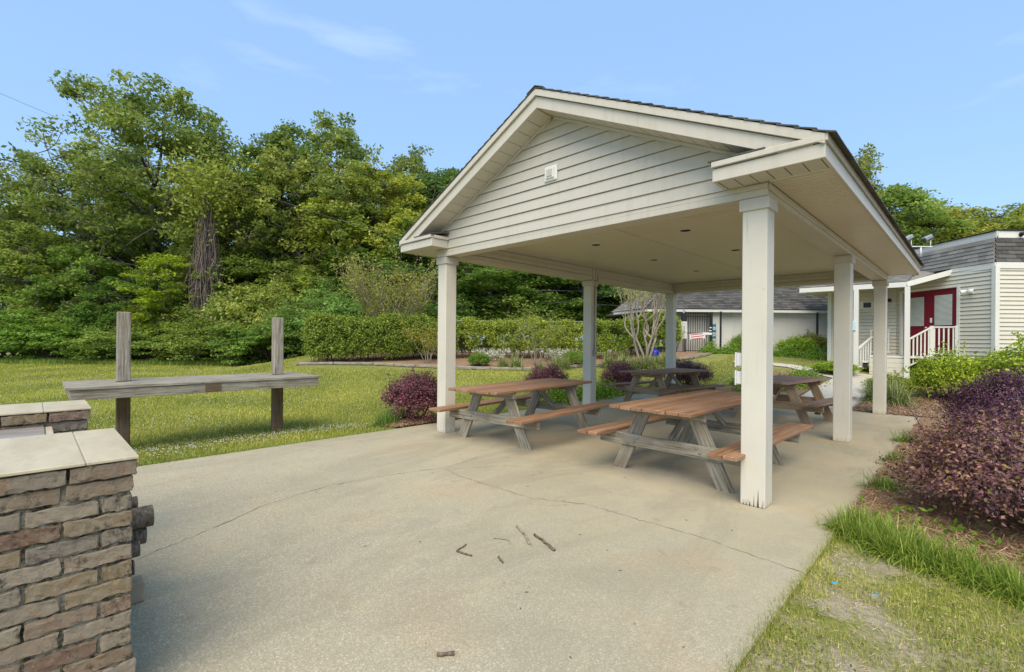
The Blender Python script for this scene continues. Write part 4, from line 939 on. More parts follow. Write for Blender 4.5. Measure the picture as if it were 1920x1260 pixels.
# ================================================================== vegetation
def lump(rng, k=6):
    A = rng.normal(size=(k, 3)) * 1.6; ph = rng.uniform(0, 6.28, k); am = rng.uniform(.3, 1, k); am /= am.sum()
    return lambda U: (np.sin(U @ A.T * 2.1 + ph) * am).sum(1)
def tree_meshes(seed, Ht, cr, zb, ncl, per, leaf, cl_r, prof=1.0, r0=.22, limbs=9, gap=.25, flat=.6, lean=(0, 0), up=.5, ragged=.35):
    """a trunk with limbs and twigs, and a crown of leaf clumps carried by them"""
    rng = np.random.default_rng(seed); wood = Acc(); f = lump(rng)
    n = 14; tz = np.linspace(0, 1, n); wob = np.cumsum(rng.normal(size=(n, 2)) * .012 * Ht / 2, axis=0) * (tz[:, None] ** .5)
    TP = np.stack([wob[:, 0] + lean[0] * tz ** 1.5, wob[:, 1] + lean[1] * tz ** 1.5, tz * Ht * .93], 1); TP[0, 2] = -.3
    wood.tube(TP, r0 * (1 - tz * .93) * (1 + .5 * np.exp(-tz * 30)), 8)
    def trunk(z): 
        q = np.clip(z / (Ht * .93), 0, 1); return np.array([np.interp(q, tz, TP[:, i]) for i in range(3)])
    def rad(t):  # crown radius profile, t from 0 (crown base) to 1 (top)
        return cr * np.clip(np.sin(PI * np.clip(t, 0, 1) ** prof * .93 + .12), .12, 1) ** .75
    NODES = [TP[3:]]
    for k in range(limbs):
        t = (k + .3) / limbs * .8 + rng.uniform(0, .1); z = zb + (Ht - zb) * t; az = k * 2.4 + rng.uniform(-.5, .5); R_ = rad(t + .12) * rng.uniform(.65, 1.0)
        s_ = trunk(max(.12 * Ht, z - R_ * .55)); e_ = trunk(z) + np.array([math.cos(az) * R_, math.sin(az) * R_, R_ * .15 * rng.uniform(0, 1)])
        q = np.linspace(0, 1, 9)[:, None]; P = s_ + (e_ - s_) * q + np.array([0, 0, 1]) * (np.sin(PI * q) * R_ * .10) + rng.normal(size=(9, 3)) * R_ * .035 * q
        wood.tube(P, r0 * .42 * (1 - q[:, 0] * .88) * (1 - .4 * t), 6, a=.5); NODES.append(P[2:])
        for m in range(3):
            i = rng.integers(3, 8); az2 = az + rng.choice((-1, 1)) * rng.uniform(.5, 1.1); L2 = R_ * rng.uniform(.3, .55); e2 = P[i] + np.array([math.cos(az2), math.sin(az2), rng.uniform(.1, .8)]) * L2
            q2 = np.linspace(0, 1, 6)[:, None]; P2 = P[i] + (e2 - P[i]) * q2 + rng.normal(size=(6, 3)) * L2 * .05 * q2
            wood.tube(P2, r0 * .16 * (1 - q2[:, 0] * .8), 5); NODES.append(P2[1:])
    ND = np.concatenate(NODES); U = rng.normal(size=(ncl * 4, 3)); U /= np.linalg.norm(U, axis=1, keepdims=True)
    rr = rng.uniform(.42, 1.0, len(U)) ** .6; t = .5 + U[:, 2] * rr * .5
    horiz = np.linalg.norm(U[:, :2], axis=1) + 1e-6; lum = 1 + ragged * f(U)
    Rz = rad(t) * lum; ang = np.arctan2(U[:, 1], U[:, 0]); hr = rr * np.sqrt(rng.uniform(.15, 1, len(U)))
    Z = zb + (Ht - zb) * t * (1 + .06 * f(U * 1.7)); C = np.stack([np.cos(ang) * Rz * hr, np.sin(ang) * Rz * hr, Z], 1)
    C[:, :2] += np.array([trunk(z)[:2] for z in Z]); keep = f(C * .55 / cl_r / 2 + 3) > -gap * .6; C = C[keep][:ncl]
    LV, LQ, LA = [], [], []; m = 0; per = per * 1.55; leaf = leaf * .78
    for c in C:
        d = np.linalg.norm(ND - c, axis=1); s_ = ND[np.argmin(d)]
        q = np.linspace(0, 1, 4)[:, None]; wood.tube(s_ + (c - s_) * q + rng.normal(size=(4, 3)) * .06 * d.min() * q, .028 * (1 - q[:, 0] * .7) * (r0 / .22) ** .5, 4, cap=False)
        k = int(per * rng.uniform(.5, 1.4)); r_ = cl_r * rng.uniform(.6, 1.35); G = rng.normal(size=(k, 3)); G /= np.linalg.norm(G, axis=1, keepdims=True)
        G *= (rng.uniform(0, 1, (k, 1)) ** .45) * r_; G[:, 2] *= flat; G[:, 2] -= .12 * (G[:, 0] ** 2 + G[:, 1] ** 2) / r_
        V, Q, A = leaves(rng, c + G, leaf * rng.uniform(.6, 1.3, k), .55, up, attr=np.clip(rng.normal(.5, .28) + rng.normal(size=k) * .08, 0, 1)); LV.append(V); LQ.append(Q + m); LA.append(A); m += len(V)
    return arr_mesh('crown', np.concatenate(LV), np.concatenate(LQ), attr=np.concatenate(LA)), wood.mesh('trunk', True)
def plant(kind, label, cat, meshes, x, y, h=1, rz=0, col=(1, 1, 1), group=None, mat='leaf', bark='bark', parts=('crown', 'trunk'), w=None, z=None, name=None):
    t = thing(kind, label, cat, (x, y, (float(H(x, y)) if z is None else z) - .02), rz, group); t.scale = (w or h, w or h, h)
    c = ob(parts[0], meshes[0], M[mat], t); c.color = (*col, 1)
    if len(meshes) > 1 and meshes[1] is not None: ob(parts[1], meshes[1], M[bark], t)
    return t
T_BROAD = tree_meshes(11, 19.5, 7.6, 5.0, 300, 85, .36, 1.05, 1.0, .34, 12, .35, .55, (1, 0), .5, .5)
T_TALL = tree_meshes(12, 17, 3.6, 4.5, 210, 85, .30, .80, .9, .22, 12, .30, .6, (0, .5), .5, .5)
T_AIRY = tree_meshes(13, 18, 3.3, 8.5, 125, 55, .34, .62, .8, .18, 12, .5, .7, (.4, 0), .2, .6)
T_LOW = tree_meshes(14, 10, 4.0, 1.2, 230, 80, .27, .75, .9, .14, 10, .25, .5, (0, 0), .6, .5)
T_DARK = tree_meshes(15, 13, 4.6, 1.0, 290, 85, .30, .85, .8, .20, 10, .15, .6, (0, 0), .5, .4)
T_SAP = tree_meshes(16, 6.5, 2.6, 1.5, 100, 60, .22, .55, .9, .07, 9, .4, .3, (0, 0), 1.2, .6)
# ---- the wood on the left and behind: lat, depth, height scale, width scale, mesh, tint, label
TR = [
 (-25.5, 33, .95, 1.0, T_BROAD, (.85, .95, .8), 'tallest broad crowned tree at the far left with long bare limbs low down', 40),
 (-33.5, 36, .86, 1.0, T_BROAD, (.9, .95, .8), 'broad tree at the left edge beside the tallest one', 160),
 (-20.6, 34, .86, 1.0, T_TALL, (1.0, 1.05, .8), 'mid green tree just right of the broad tallest tree', 10),
 (-16.3, 33, .98, 1.15, T_TALL, (.62, .78, .62), 'dark rounded tree left of the airy tall tree', 70),
 (-12.9, 36, 1.03, 1.15, T_AIRY, (.9, 1.0, .9), 'tall airy tree with thin see-through top standing above the rest', 200),
 (-9.0, 31.5, .72, 1.1, T_TALL, (1.35, 1.3, .75), 'bright yellow green full tree left of the pavilion roof', 300),
 (-11.6, 31, .66, 1.1, T_TALL, (1.25, 1.3, .8), 'bright green bushy tree under the airy tall tree', 100),
 (-5.0, 35, .80, 1.25, T_TALL, (.58, .78, .72), 'dark blue green tree touching the left roof slope of the pavilion', 140),
 (-8.3, 35.5, .84, 1.0, T_AIRY, (.9, .95, .8), 'slim thin topped tree rising behind the bright green trees', 20),
 (-15.9, 31.5, .74, .9, T_AIRY, (.95, 1.0, .85), 'slim bare stemmed tree right of the vine covered trunk', 33),
 (-13.6, 30.4, .80, .9, T_AIRY, (1.1, 1.1, .85), 'slim bare stemmed tree above the left end of the hedge', 144),
 (-10.6, 29.8, .68, .8, T_AIRY, (1.0, 1.05, .8), 'slender trunked tree just left of the crape myrtle', 255),
 (-1.5, 36, .72, 1.3, T_TALL, (.6, .8, .7), 'dark tree mostly hidden behind the gable of the pavilion', 240),
]
for i, (la, d, h, w, ms, col, lb, rz) in enumerate(TR):
    x, y = W2(la, d); plant('forest_tree', lb, 'tree', ms, x, y, h, math.radians(rz), col, 'trees at the edge of the wood', w=w)
rr_ = random.Random(21)
# background trees filling the wood
n_ = 0
BGL = [q + ' of the dark trees deep in the wood, counted from the left' for q in ('first', 'second', 'third', 'fourth', 'fifth', 'sixth', 'seventh', 'eighth', 'ninth', 'tenth', 'eleventh', 'twelfth', 'thirteenth', 'fourteenth', 'fifteenth', 'sixteenth', 'last')]
for (la, d, h) in [(-40, 39, .8), (-35, 40, .9), (-30, 40, .85), (-26.0, 41, .7), (-22.5, 40, .8), (-19, 41, .7), (-15.6, 40, .72), (-13, 41, .8), (-10, 40, .75), (-7, 39, .85), (-4.2, 40, .85), (-1.5, 38, .7), (1.5, 36, .62), (4.5, 36, .60), (7.5, 37, .60), (10.5, 38, .58), (13, 38, .56)]:
    x, y = W2(la, d); plant('background_tree', BGL[n_], 'tree', T_DARK if n_ % 2 else T_TALL, x, y, h * (1.15 if n_ % 2 else .95), rr_.uniform(0, 6), (.75 + rr_.uniform(-.06, .1), .9 + rr_.uniform(-.08, .1), .7), 'dark trees deep in the wood', w=1.25); n_ += 1
# low leafy masses closing the foot of the wood
for i, (la, d, h, w, col, rz, ms) in enumerate([(-32, 31, .92, 1.05, (1.0, 1.1, .8), 0, T_LOW), (-27.8, 31.5, .8, 1.1, (.75, 1.0, .7), 80, T_LOW), (-17.0, 31, .72, 1, (.95, 1.1, .8), 130, T_LOW), (-20.5, 31.5, .82, .8, (.9, 1.0, .8), 210, T_LOW), (-13.8, 30.5, .66, .9, (1.1, 1.2, .95), 300, T_LOW), (-37, 33, .95, 1.1, (1.1, 1.15, .8), 20, T_LOW), (-24, 31.5, .62, .9, (.55, .85, .6), 170, T_LOW),
   (-5.8, 30, .62, 1.1, (.55, .8, .6), 60, T_DARK), (-1.5, 29.5, .60, 1.15, (.62, .85, .55), 190, T_DARK), (3, 30, .60, 1.15, (.55, .78, .55), 330, T_DARK), (7.3, 30.5, .62, 1.1, (.5, .72, .55), 100, T_DARK), (-9.5, 30.5, .50, 1.0, (.55, .8, .55), 270, T_DARK), (11.5, 32, .60, 1.0, (.5, .75, .55), 150, T_DARK)]):
    x, y = W2(la, d)
    LB = ['leafy green undergrowth tree at the far left foot of the wood', 'mid green low tree under the tallest broad tree', 'green low tree right of the vine covered trunk', 'low green tree left of the vine covered trunk', 'pale green low tree above the left end of the hedge', 'yellowish low tree cut by the left edge of the photo', 'dark green dense low tree beside the yellow sapling', 'dark leafy mass behind the crape myrtle', 'dark leafy mass seen through the left bay of the pavilion', 'dark leafy mass seen left of the middle left post', 'dark leafy mass seen right of the middle left post', 'dark shaded mass between the bright tree and the hedge', 'dark leafy mass beside the pool house roof']
    plant('understory_tree', LB[i], 'tree', ms, x, y, h, math.radians(rz), col, 'low trees at the foot of the wood', w=w)
x, y = W2(-21.4, 28.9); plant('sapling', 'bright yellow green young tree with layered leaves before the wood', 'tree', T_SAP, x, y, 1.05, 1.0, (.82, 1.0, .6), None, 'leafy')
x, y = W2(-23.0, 29.2); plant('sapling', 'smaller yellow green sapling left of the bright layered one', 'tree', T_SAP, x, y, .55, 2.4, (.85, .95, .7), None, 'leafy')
# trees on the right behind the clubhouse
for (la, d, h, w, ms, col, lb, rz) in [(24.2, 34, .83, .8, T_AIRY, (1.1, 1.05, .9), 'thin topped tree peeping over the right roof slope of the pavilion', 30), (25.6, 32, .68, 1.1, T_TALL, (.95, 1.15, .9), 'rounded green tree above the right eave of the pavilion', 120), (30.2, 34, .62, 1.15, T_TALL, (1.3, 1.2, .8), 'yellowish tree above the flood lights', 210), (34.0, 34, .60, 1.2, T_TALL, (1.1, 1.1, .8), 'green tree above the clubhouse parapet', 300), (37.5, 35, .66, 1.1, T_TALL, (1.2, 1.2, .85), 'tree at the right edge of the photo behind the clubhouse', 60), (28.3, 37, .66, 1.2, T_TALL, (.8, 1.0, .8), 'mid green tree set back between the rounded and yellowish trees', 160), (33, 39, .72, 1.3, T_TALL, (.9, 1.05, .8), 'tree set back behind the clubhouse parapet trees', 15), (20.5, 37, .60, 1.2, T_DARK, (.8, 1.0, .8), 'tree seen in the gap above the pool house ridge', 15), (41, 36, .74, 1.1, T_TALL, (1.1, 1.15, .85), 'tree just outside the right edge', 15)]:
    x, y = W2(la, d); plant('forest_tree', lb, 'tree', ms, x, y, h, math.radians(rz), col, 'trees behind the clubhouse', w=w)
# vine covered dead trunk
vx, vy = W2(-18.7, 28.8); vt = thing('vine_covered_snag', 'dead trunk wrapped in grey brown hanging vines with green leaves on top', 'tree', (vx, vy, -.1))
rng = np.random.default_rng(31); a = Acc()
for k in range(300):
    an = rng.uniform(0, 6.28); r1 = rng.uniform(.05, .75); z1 = rng.uniform(6.5, 11.0); z0 = rng.uniform(2.2, 6); q = np.linspace(0, 1, 7)
    rad_ = r1 * (1.35 - .75 * q) + rng.normal(size=7) * .05; P = np.stack([rad_ * np.cos(an + rng.normal() * .5 * q), rad_ * np.sin(an + rng.normal() * .5 * q), z0 + (z1 - z0) * q * rng.uniform(.4, 1)], 1) + rng.normal(size=(7, 3)) * .09; a.tube(P, rng.uniform(.006, .03), 4, cap=False)
ob('vines', a.mesh('vines', True), M['vine'], vt)
tube_obj('trunk', [(0, 0, -.2), (.1, 0, 3), (0, .1, 7), (.05, 0, 11)], [.3, .25, .18, .05], M['bark'], vt, 9)
C = np.concatenate([rng.normal(size=(2600, 3)) * (1.1, 1.1, .9) + (0, 0, 10.9), rng.normal(size=(500, 3)) * (.8, .8, 1.2) + (0, 0, 9.6)]); V, Q, A = leaves(rng, C, rng.uniform(.15, .32, len(C)), .55, .4, attr=np.clip(rng.normal(.5, .2, len(C)), 0, 1))
c = ob('crown', arr_mesh('crown', V, Q, attr=A), M['leaf'], vt); c.color = (1.2, 1.2, .8, 1)
# ---- shrubs
def shrub_meshes(seed, r, h, n, leaf, wid=.5, layers=0, up=.5, shell=.5, rag=.18, stems=14, zfill=0.0, dense_top=False, cl=60, shoots=6):
    """leaves gathered on sprigs throughout a mounded volume, denser near the surface"""
    rng = np.random.default_rng(seed); f = lump(rng, 8); wood = Acc()
    ns = max(8, n // cl); U = rng.normal(size=(ns, 3)); U[:, 2] = np.abs(U[:, 2]) * 1.0 - zfill * np.abs(rng.normal(size=ns)); U /= np.linalg.norm(U, axis=1, keepdims=True)
    rr = rng.uniform(shell ** 2, 1, ns) ** .5 * (1 + rag * f(U * 1.4) + rng.normal(size=ns) * rag * .25)
    C = U * rr[:, None] * (r, r, h * .6) + (0, 0, h * .42); C[:, 2] = np.clip(C[:, 2], .05 * h, None)
    k = cl; sp = (r * h * r) ** (1 / 3) * 1.15 / ns ** (1 / 3) ; G = np.clip(rng.normal(size=(ns, k, 3)), -1.7, 1.7) * sp * .55
    if layers: G[:, :, 2] *= .25
    D = C[:, None] + G * 1.0 ; out = D - np.array([0, 0, h * .3]); out /= np.linalg.norm(out, axis=2, keepdims=True) + 1e-6; D = D.reshape(-1, 3); D[:, 2] = np.clip(D[:, 2], .01, None)
    at = np.repeat(np.clip(rng.normal(.5, .25, ns), 0, 1), k) + rng.normal(size=ns * k) * .06
    V, Q, A = leaves(rng, D, leaf * rng.uniform(.6, 1.3, len(D)), wid, up, out.reshape(-1, 3), .25, attr=np.clip(at, 0, 1))
    sh_ = []
    for j in range(int(stems * shoots)):
        i_ = rng.integers(ns); o_ = C[i_] - np.array([0, 0, h * .3]); o_ /= np.linalg.norm(o_); o_ = o_ + rng.normal(size=3) * .35 + (0, 0, .35); o_ /= np.linalg.norm(o_); b_ = C[i_] ; L_ = r * rng.uniform(.16, .42); q = np.linspace(0, 1, 4)[:, None]; P = b_ + o_ * L_ * q
        wood.tube(P, .0035 * (h / .8), 3, cap=False); t_ = rng.uniform(.3, 1, 16)[:, None]; sh_.append(b_ + o_ * L_ * t_ + rng.normal(size=(16, 3)) * leaf * .45)
    if sh_:
        D2 = np.concatenate(sh_); D2[:, 2] = np.maximum(D2[:, 2], .02); v2, q2, a2 = leaves(rng, D2, leaf * rng.uniform(.6, 1.2, len(D2)), wid, up, None, .25, attr=rng.uniform(.4, 1, len(D2))); Q = np.concatenate([Q, q2 + len(V)]); V = np.concatenate([V, v2]); A = np.concatenate([A, a2])
    for j in range(stems):
        c = C[rng.integers(ns)]; q = np.linspace(0, 1, 6)[:, None]; b = rng.normal(size=3) * r * .10; b[2] = -.03; P = b + (c - b) * q + rng.normal(size=(6, 3)) * r * .03 * q; wood.tube(P, .012 * (h / .8) * (1 - q[:, 0] * .7), 4)
    return arr_mesh('foliage', V, Q, attr=A), wood.mesh('stems', True)
S_UND = [shrub_meshes(41 + k, 2.1, 2.9, 12000, .17, .42, 1, .9, .25, .3, 16, .45) for k in range(3)]
FP = ('foliage', 'stems')
lab_u = ['feathery fern like shrub at the far left foot of the wood', 'feathery light green shrub left of the tall bare post', 'low dense shrub directly behind the left shelf post', 'bushy shrub between the two shelf posts, left one', 'bushy shrub between the two shelf posts, middle one', 'bushy shrub between the two shelf posts, right one', 'dense shrub behind the right shelf post', 'shrub touching the left end of the clipped hedge', 'blue green layered shrub rising behind the hedge top', 'soft rounded shrub behind the hedge under the dark trees', 'shrub beyond the hedge close to the crape myrtle']
for i, (la, d, h, w, cx_) in enumerate([(-30.5, 28.6, 1.05, 1.25, (.75, 1.15, .75)), (-27.2, 28.6, .95, 1.2, (.9, 1.25, .7)), (-24.0, 28.6, .75, 1.1, (.9, 1.1, .8)), (-21.2, 28.4, .8, 1.15, (.85, 1.05, .8)), (-18.4, 28.3, .95, 1.1, (.95, 1.1, .8)), (-16.0, 27.8, .85, 1.1, (.8, 1.05, .75)), (-13.6, 27.0, .9, 1.1, (.7, 1.0, .7)), (-11.6, 26, .95, 1.0, (.65, .9, .7)), (-9.4, 25.5, 1.15, 1.1, (.8, 1.15, 1.0)), (-6.8, 25.6, 1.05, 1.1, (.75, 1.1, 1.0)), (-4.0, 26, .95, 1.0, (.6, .9, .7))]):
    x, y = W2(la, d); plant('wild_shrub', lab_u[i], 'shrub', S_UND[i % 3], x, y, h, i * 1.3, cx_, 'wild shrubs along the lawn edge', 'leaf', 'twig', FP, w=w)
for i, (la, d, h) in enumerate([(-33.8, 29, 1.1), (-29, 30.3, 1.5), (-25.6, 30, 1.35), (-22.6, 30, 1.3), (-16.8, 29.5, 1.55), (-14.6, 29, 1.75), (-12, 28, 1.5), (-18.3, 30, 1.3)]):
    x, y = W2(la, d); plant('tall_wild_shrub', ['cut off by the left photo edge', 'behind the feathery shrubs at far left', 'under the dark dense low tree', 'below the yellow sapling', 'right of the vine covered trunk', 'with pale leaves left of the right shelf post top', 'above the left end of the hedge', 'at the foot of the vine covered trunk'][i] and 'tall loose shrub ' + ['cut off by the left photo edge', 'behind the feathery shrubs at far left', 'under the dark dense low tree', 'below the yellow sapling', 'right of the vine covered trunk', 'with pale leaves left of the right shelf post top', 'above the left end of the hedge', 'at the foot of the vine covered trunk'][i], 'shrub', S_UND[(i + 1) % 3], x, y, h, i * 2.1, [(.8, 1.1, .7), (.95, 1.1, .8), (.6, .9, .6), (1.0, 1.1, .7), (1.0, 1.15, .9), (1.35, 1.35, 1.15), (1.1, 1.2, .9), (1.1, 1.05, .95)][i], 'tall wild shrubs', 'leaf', 'twig', FP, w=h * .8)
# ---- clipped hedges
def hedge(label, pts, h, wd, n, seed, col, mat='leafh', open_=0.0, leaf=.085):
    rng = np.random.default_rng(seed); P = np.array(pts, float); seg = np.linalg.norm(np.diff(P, axis=0), axis=1); cum = np.r_[0, np.cumsum(seg)]
    t = thing('hedge', label, 'hedge', (P[:, 0].mean(), P[:, 1].mean(), 0)); o = np.array([P[:, 0].mean(), P[:, 1].mean()]); f = lump(rng, 9)
    ns = n // 30; s_ = rng.uniform(0, cum[-1], ns); X = np.interp(s_, cum, P[:, 0]); Y = np.interp(s_, cum, P[:, 1]); i = np.clip(np.searchsorted(cum, s_) - 1, 0, len(seg) - 1); D = (np.diff(P, axis=0) / seg[:, None])[i]; Nn = np.stack([D[:, 1], -D[:, 0]], 1)
    an = rng.uniform(-.15 * PI, 1.15 * PI, ns); k = 3.2; c_, s2 = np.cos(an), np.sin(an); rr = (np.abs(c_) ** k + np.abs(s2) ** k) ** (-1 / k) * rng.uniform(.72, 1.03, ns) 
    bump = 1 + .07 * np.sin(s_ * 1.9 + seed) + .05 * np.sin(s_ * 4.3); endf = np.clip(np.minimum(s_, cum[-1] - s_) / .5, .0, 1) ** .5 * .25 + .75
    u = c_ * rr * wd * .5 * endf; z = (.42 + .58 * np.clip(s2 * rr, -.72, 1.1) * bump * endf) * h
    base = H(X, Y); C = np.stack([X - o[0] + Nn[:, 0] * u, Y - o[1] + Nn[:, 1] * u, base + z], 1)
    if open_: 
        kp = (f(C * 1.3) > -.35 + open_ * (1 - (z / h))); C = C[kp]; u = u[kp]; z = z[kp]; ns = len(C); Nn = Nn[kp]
    out = np.stack([Nn[:, 0] * u, Nn[:, 1] * u, (z - h * .5)], 1); out /= np.linalg.norm(out, axis=1, keepdims=True) + 1e-6
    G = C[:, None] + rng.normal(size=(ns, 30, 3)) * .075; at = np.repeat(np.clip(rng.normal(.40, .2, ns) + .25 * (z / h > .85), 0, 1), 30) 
    V, Q, A = leaves(rng, G.reshape(-1, 3), leaf * rng.uniform(.6, 1.4, ns * 30), .5, .3, np.repeat(out, 30, 0), .2, attr=np.clip(at, 0, 1)); c = ob('foliage', arr_mesh('foliage', V, Q, attr=A), M[mat], t); c.color = (*col, 1)
    w_ = Acc()
    for s in np.arange(.2, cum[-1], .28):
        x, y = np.interp(s, cum, P[:, 0]) - o[0], np.interp(s, cum, P[:, 1]) - o[1]; b = float(H(x + o[0], y + o[1]))
        for q in range(4):
            e = np.array([x + rng.normal() * .3, y + rng.normal() * .3, b + h * rng.uniform(.5, .9)]); st = np.array([x + rng.normal() * .06, y + rng.normal() * .06, b - .05]); L_ = np.linspace(0, 1, 5)[:, None]; w_.tube(st + (e - st) * L_ + rng.normal(size=(5, 3)) * .03 * L_, .013 * (1 - .6 * L_[:, 0]), 4, cap=False)
    ob('stems', w_.mesh('stems', True), M['twig'], t); return t
def wl(l): return [W2(*p) for p in l]
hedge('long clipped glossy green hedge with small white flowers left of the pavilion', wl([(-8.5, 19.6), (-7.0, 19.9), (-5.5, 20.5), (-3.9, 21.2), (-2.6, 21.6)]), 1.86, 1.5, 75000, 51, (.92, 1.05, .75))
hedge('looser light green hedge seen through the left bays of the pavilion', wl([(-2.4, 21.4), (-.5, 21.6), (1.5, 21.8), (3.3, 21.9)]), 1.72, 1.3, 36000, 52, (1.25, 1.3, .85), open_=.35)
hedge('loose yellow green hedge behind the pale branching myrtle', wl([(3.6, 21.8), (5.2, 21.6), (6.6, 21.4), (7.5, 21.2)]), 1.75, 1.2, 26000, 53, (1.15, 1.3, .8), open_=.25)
# white blossoms on the first hedge
rng = np.random.default_rng(60)
# ---- crape myrtles
def vase(seed, Ht, spread, stems, r0, leafn, leaf, leafy_=True, tw=5):
    rng = np.random.default_rng(seed); w = Acc(); tips = []
    for k in range(stems):
        az = k * 2.4 + rng.uniform(-.4, .4); sp = spread * rng.uniform(.2, 1) ** .7; n = 10; q = np.linspace(0, 1, n)
        P = np.stack([.12 * math.cos(az) + math.cos(az) * sp * q ** 1.35, .12 * math.sin(az) + math.sin(az) * sp * q ** 1.35, q * Ht * rng.uniform(.62, .8)], 1) + rng.normal(size=(n, 3)) * .035 * q[:, None]
        w.tube(P, r0 * (1 - .75 * q), 6)
        for m in range(tw):
            i = rng.integers(4, n); az2 = az + rng.uniform(-1.2, 1.2); L_ = Ht * rng.uniform(.18, .4); d = np.array([math.cos(az2) * .6, math.sin(az2) * .6, .9]); q2 = np.linspace(0, 1, 6)[:, None]
            P2 = P[i] + d * L_ * q2 + rng.normal(size=(6, 3)) * .03 * q2 * Ht / 4; w.tube(P2, r0 * .35 * (1 - q2[:, 0] * .75), 4, cap=False)
            for g in range(3):
                j = rng.integers(2, 6); d3 = d + rng.normal(size=3) * .6; P3 = P2[j] + d3 * L_ * .45 * q2; w.tube(P3, r0 * .13 * (1 - q2[:, 0] * .6), 3, cap=False); tips.append(P3)
    T = np.concatenate(tips); C = T[rng.integers(len(T), size=leafn)] + rng.normal(size=(leafn, 3)) * .10; V, Q, A = leaves(rng, C, leaf * rng.uniform(.6, 1.3, leafn), .5, .4, attr=rng.uniform(.2, .9, leafn))
    return arr_mesh('crown', V, Q, attr=A), w.mesh('branches', True)
CP = ('crown', 'branches')
x, y = W2(-5.55, 22.4); plant('crape_myrtle', 'vase shaped myrtle with many pale stems and sparse yellowish leaves behind the hedge', 'tree', vase(71, 4.2, 2.0, 24, .046, 6500, .12, tw=6), x, y, 1.0, 0, (.85, .80, .95), None, 'leafy', 'barkpale', CP)
x, y = W2(1.0, 19.2); plant('small_crape_myrtle', 'small pale branched sapling standing in the far mulch bed', 'tree', vase(72, 2.1, .75, 6, .022, 1500, .09, tw=4), x, y, 1.0, 0, (.7, .8, .7), None, 'leafy', 'barkpale', CP)
x, y = W2(-3.5, 19.6); plant('small_crape_myrtle', 'small bare stemmed bush before the right end of the clipped hedge', 'shrub', vase(73, 1.5, .75, 7, .018, 1800, .08, tw=4), x, y, 1.0, 0, (.8, .7, .7), None, 'leafy', 'barkpale', CP)
# big bare pale myrtle by the rear left post, built limb by limb
mx_, my_ = W2(5.35, 19.0); mt = thing('bare_crape_myrtle', 'pale smooth barked myrtle with pruned bare limbs beside the rear post', 'tree', (mx_, my_, float(H(mx_, my_)) - .03), YAW)
rng = np.random.default_rng(77); a = Acc(); tips = []
def grow(p, d, L_, r_, lv):
    n = 6; q = np.linspace(0, 1, n)[:, None]; bend = rng.normal(size=3) * .16 * L_; P = p + d * L_ * q + bend * np.sin(PI * q) * .6 + np.array([0, 0, .12 * L_]) * q ** 2; a.tube(P, r_ * (1 - .35 * q[:, 0]), 7 if lv < 2 else 5, cap=False)
    if lv == 4: tips.append(P); return
    for k in range(2 + (rng.random() < .45)):
        nd = d + rng.normal(size=3) * .34; nd[2] = abs(nd[2]) + .45; nd /= np.linalg.norm(nd); grow(P[-1], nd, L_ * rng.uniform(.62, .85), r_ * .62, lv + 1)
for k, az in enumerate((0.2, 1.3, 2.5, 3.6, 5.0)):
    d = np.array([math.cos(az) * .36, math.sin(az) * .36, 1]); d /= np.linalg.norm(d); grow(np.array([math.cos(az) * .12, math.sin(az) * .12, 0]), d, 1.05, .062, 0)
ob('branches', a.mesh('branches', True), M['barkpale'], mt)
T = np.concatenate(tips); C = T[rng.integers(len(T), size=1100)] + rng.normal(size=(1100, 3)) * .12; V, Q, A = leaves(rng, C, rng.uniform(.06, .12, 1100), .5, .4, attr=rng.uniform(.2, .9, 1100)); c = ob('crown', arr_mesh('crown', V, Q, attr=A), M['leafy'], mt); c.color = (.8, .9, .8, 1)
# ---- purple loropetalum and garden shrubs
P_BIG = [shrub_meshes(81 + k, .95, .95, 30000, .038, .55, 0, .5, .6, .30, 30, .25, cl=34, shoots=2.5) for k in range(2)]
P_SM = shrub_meshes(85, .60, .9, 15000, .042, .5, 0, .4, .5, .13, 20, .3, cl=30, shoots=1.5)
G_SM = shrub_meshes(86, .7, .85, 12000, .062, .5, 0, .5, .5, .2, 20, .25, cl=20)
def sh(kind, lb, ms, x, y, h, w, rz, col, mat, grp=None): return plant(kind, lb, 'shrub', ms, x, y, h, rz, col, grp, mat, 'twig', FP, w=w)
gp = 'purple leaved shrubs beside the slab'
sh('purple_shrub', 'largest mottled purple and yellowish shrub in the right foreground', P_BIG[0], .36, 5.75, .92, .88, 0, (1.5, 1.4, 1.35), 'leafo', gp)
sh('purple_shrub', 'deep purple shrub behind the largest foreground one', P_BIG[1], .58, 7.6, .94, .78, 1, (.75, .62, 1.0), 'leafp', gp)
sh('purple_shrub', 'dark purple shrub at the far end of the right hand row', P_BIG[0], .36, 9.75, 1.12, .72, 2.2, (.7, .52, 1.05), 'leafp', gp)
sh('purple_shrub', 'purple shrub cut off by the right photo edge', P_BIG[1], 1.55, 5.6, 1.0, 1.0, 3, (1.2, 1.1, 1.1), 'leafo', gp)
gp2 = 'purple shrubs left of the slab'
sh('purple_shrub', 'reddish purple shrub beside the left front post', P_SM, -7.42, 5.05, .98, 1.02, 0, (1.45, 1.1, 1.15), 'leafp', gp2)
sh('purple_shrub', 'small purple shrub showing above the tabletop nearest the left post', P_SM, -8.1, 9.6, .98, 1.0, 1, (1.5, 1.05, 1.15), 'leafp', gp2)
sh('purple_shrub', 'purple shrub just right of the middle left post', P_SM, -7.35, 12.0, .95, .95, 2, (1.5, 1.1, 1.15), 'leafp', gp2)
sh('purple_shrub', 'dark purple shrub behind the small looking rear table', P_SM, -6.2, 13.9, .92, 1.15, 3, (1.2, 1.0, 1.1), 'leafp', gp2)
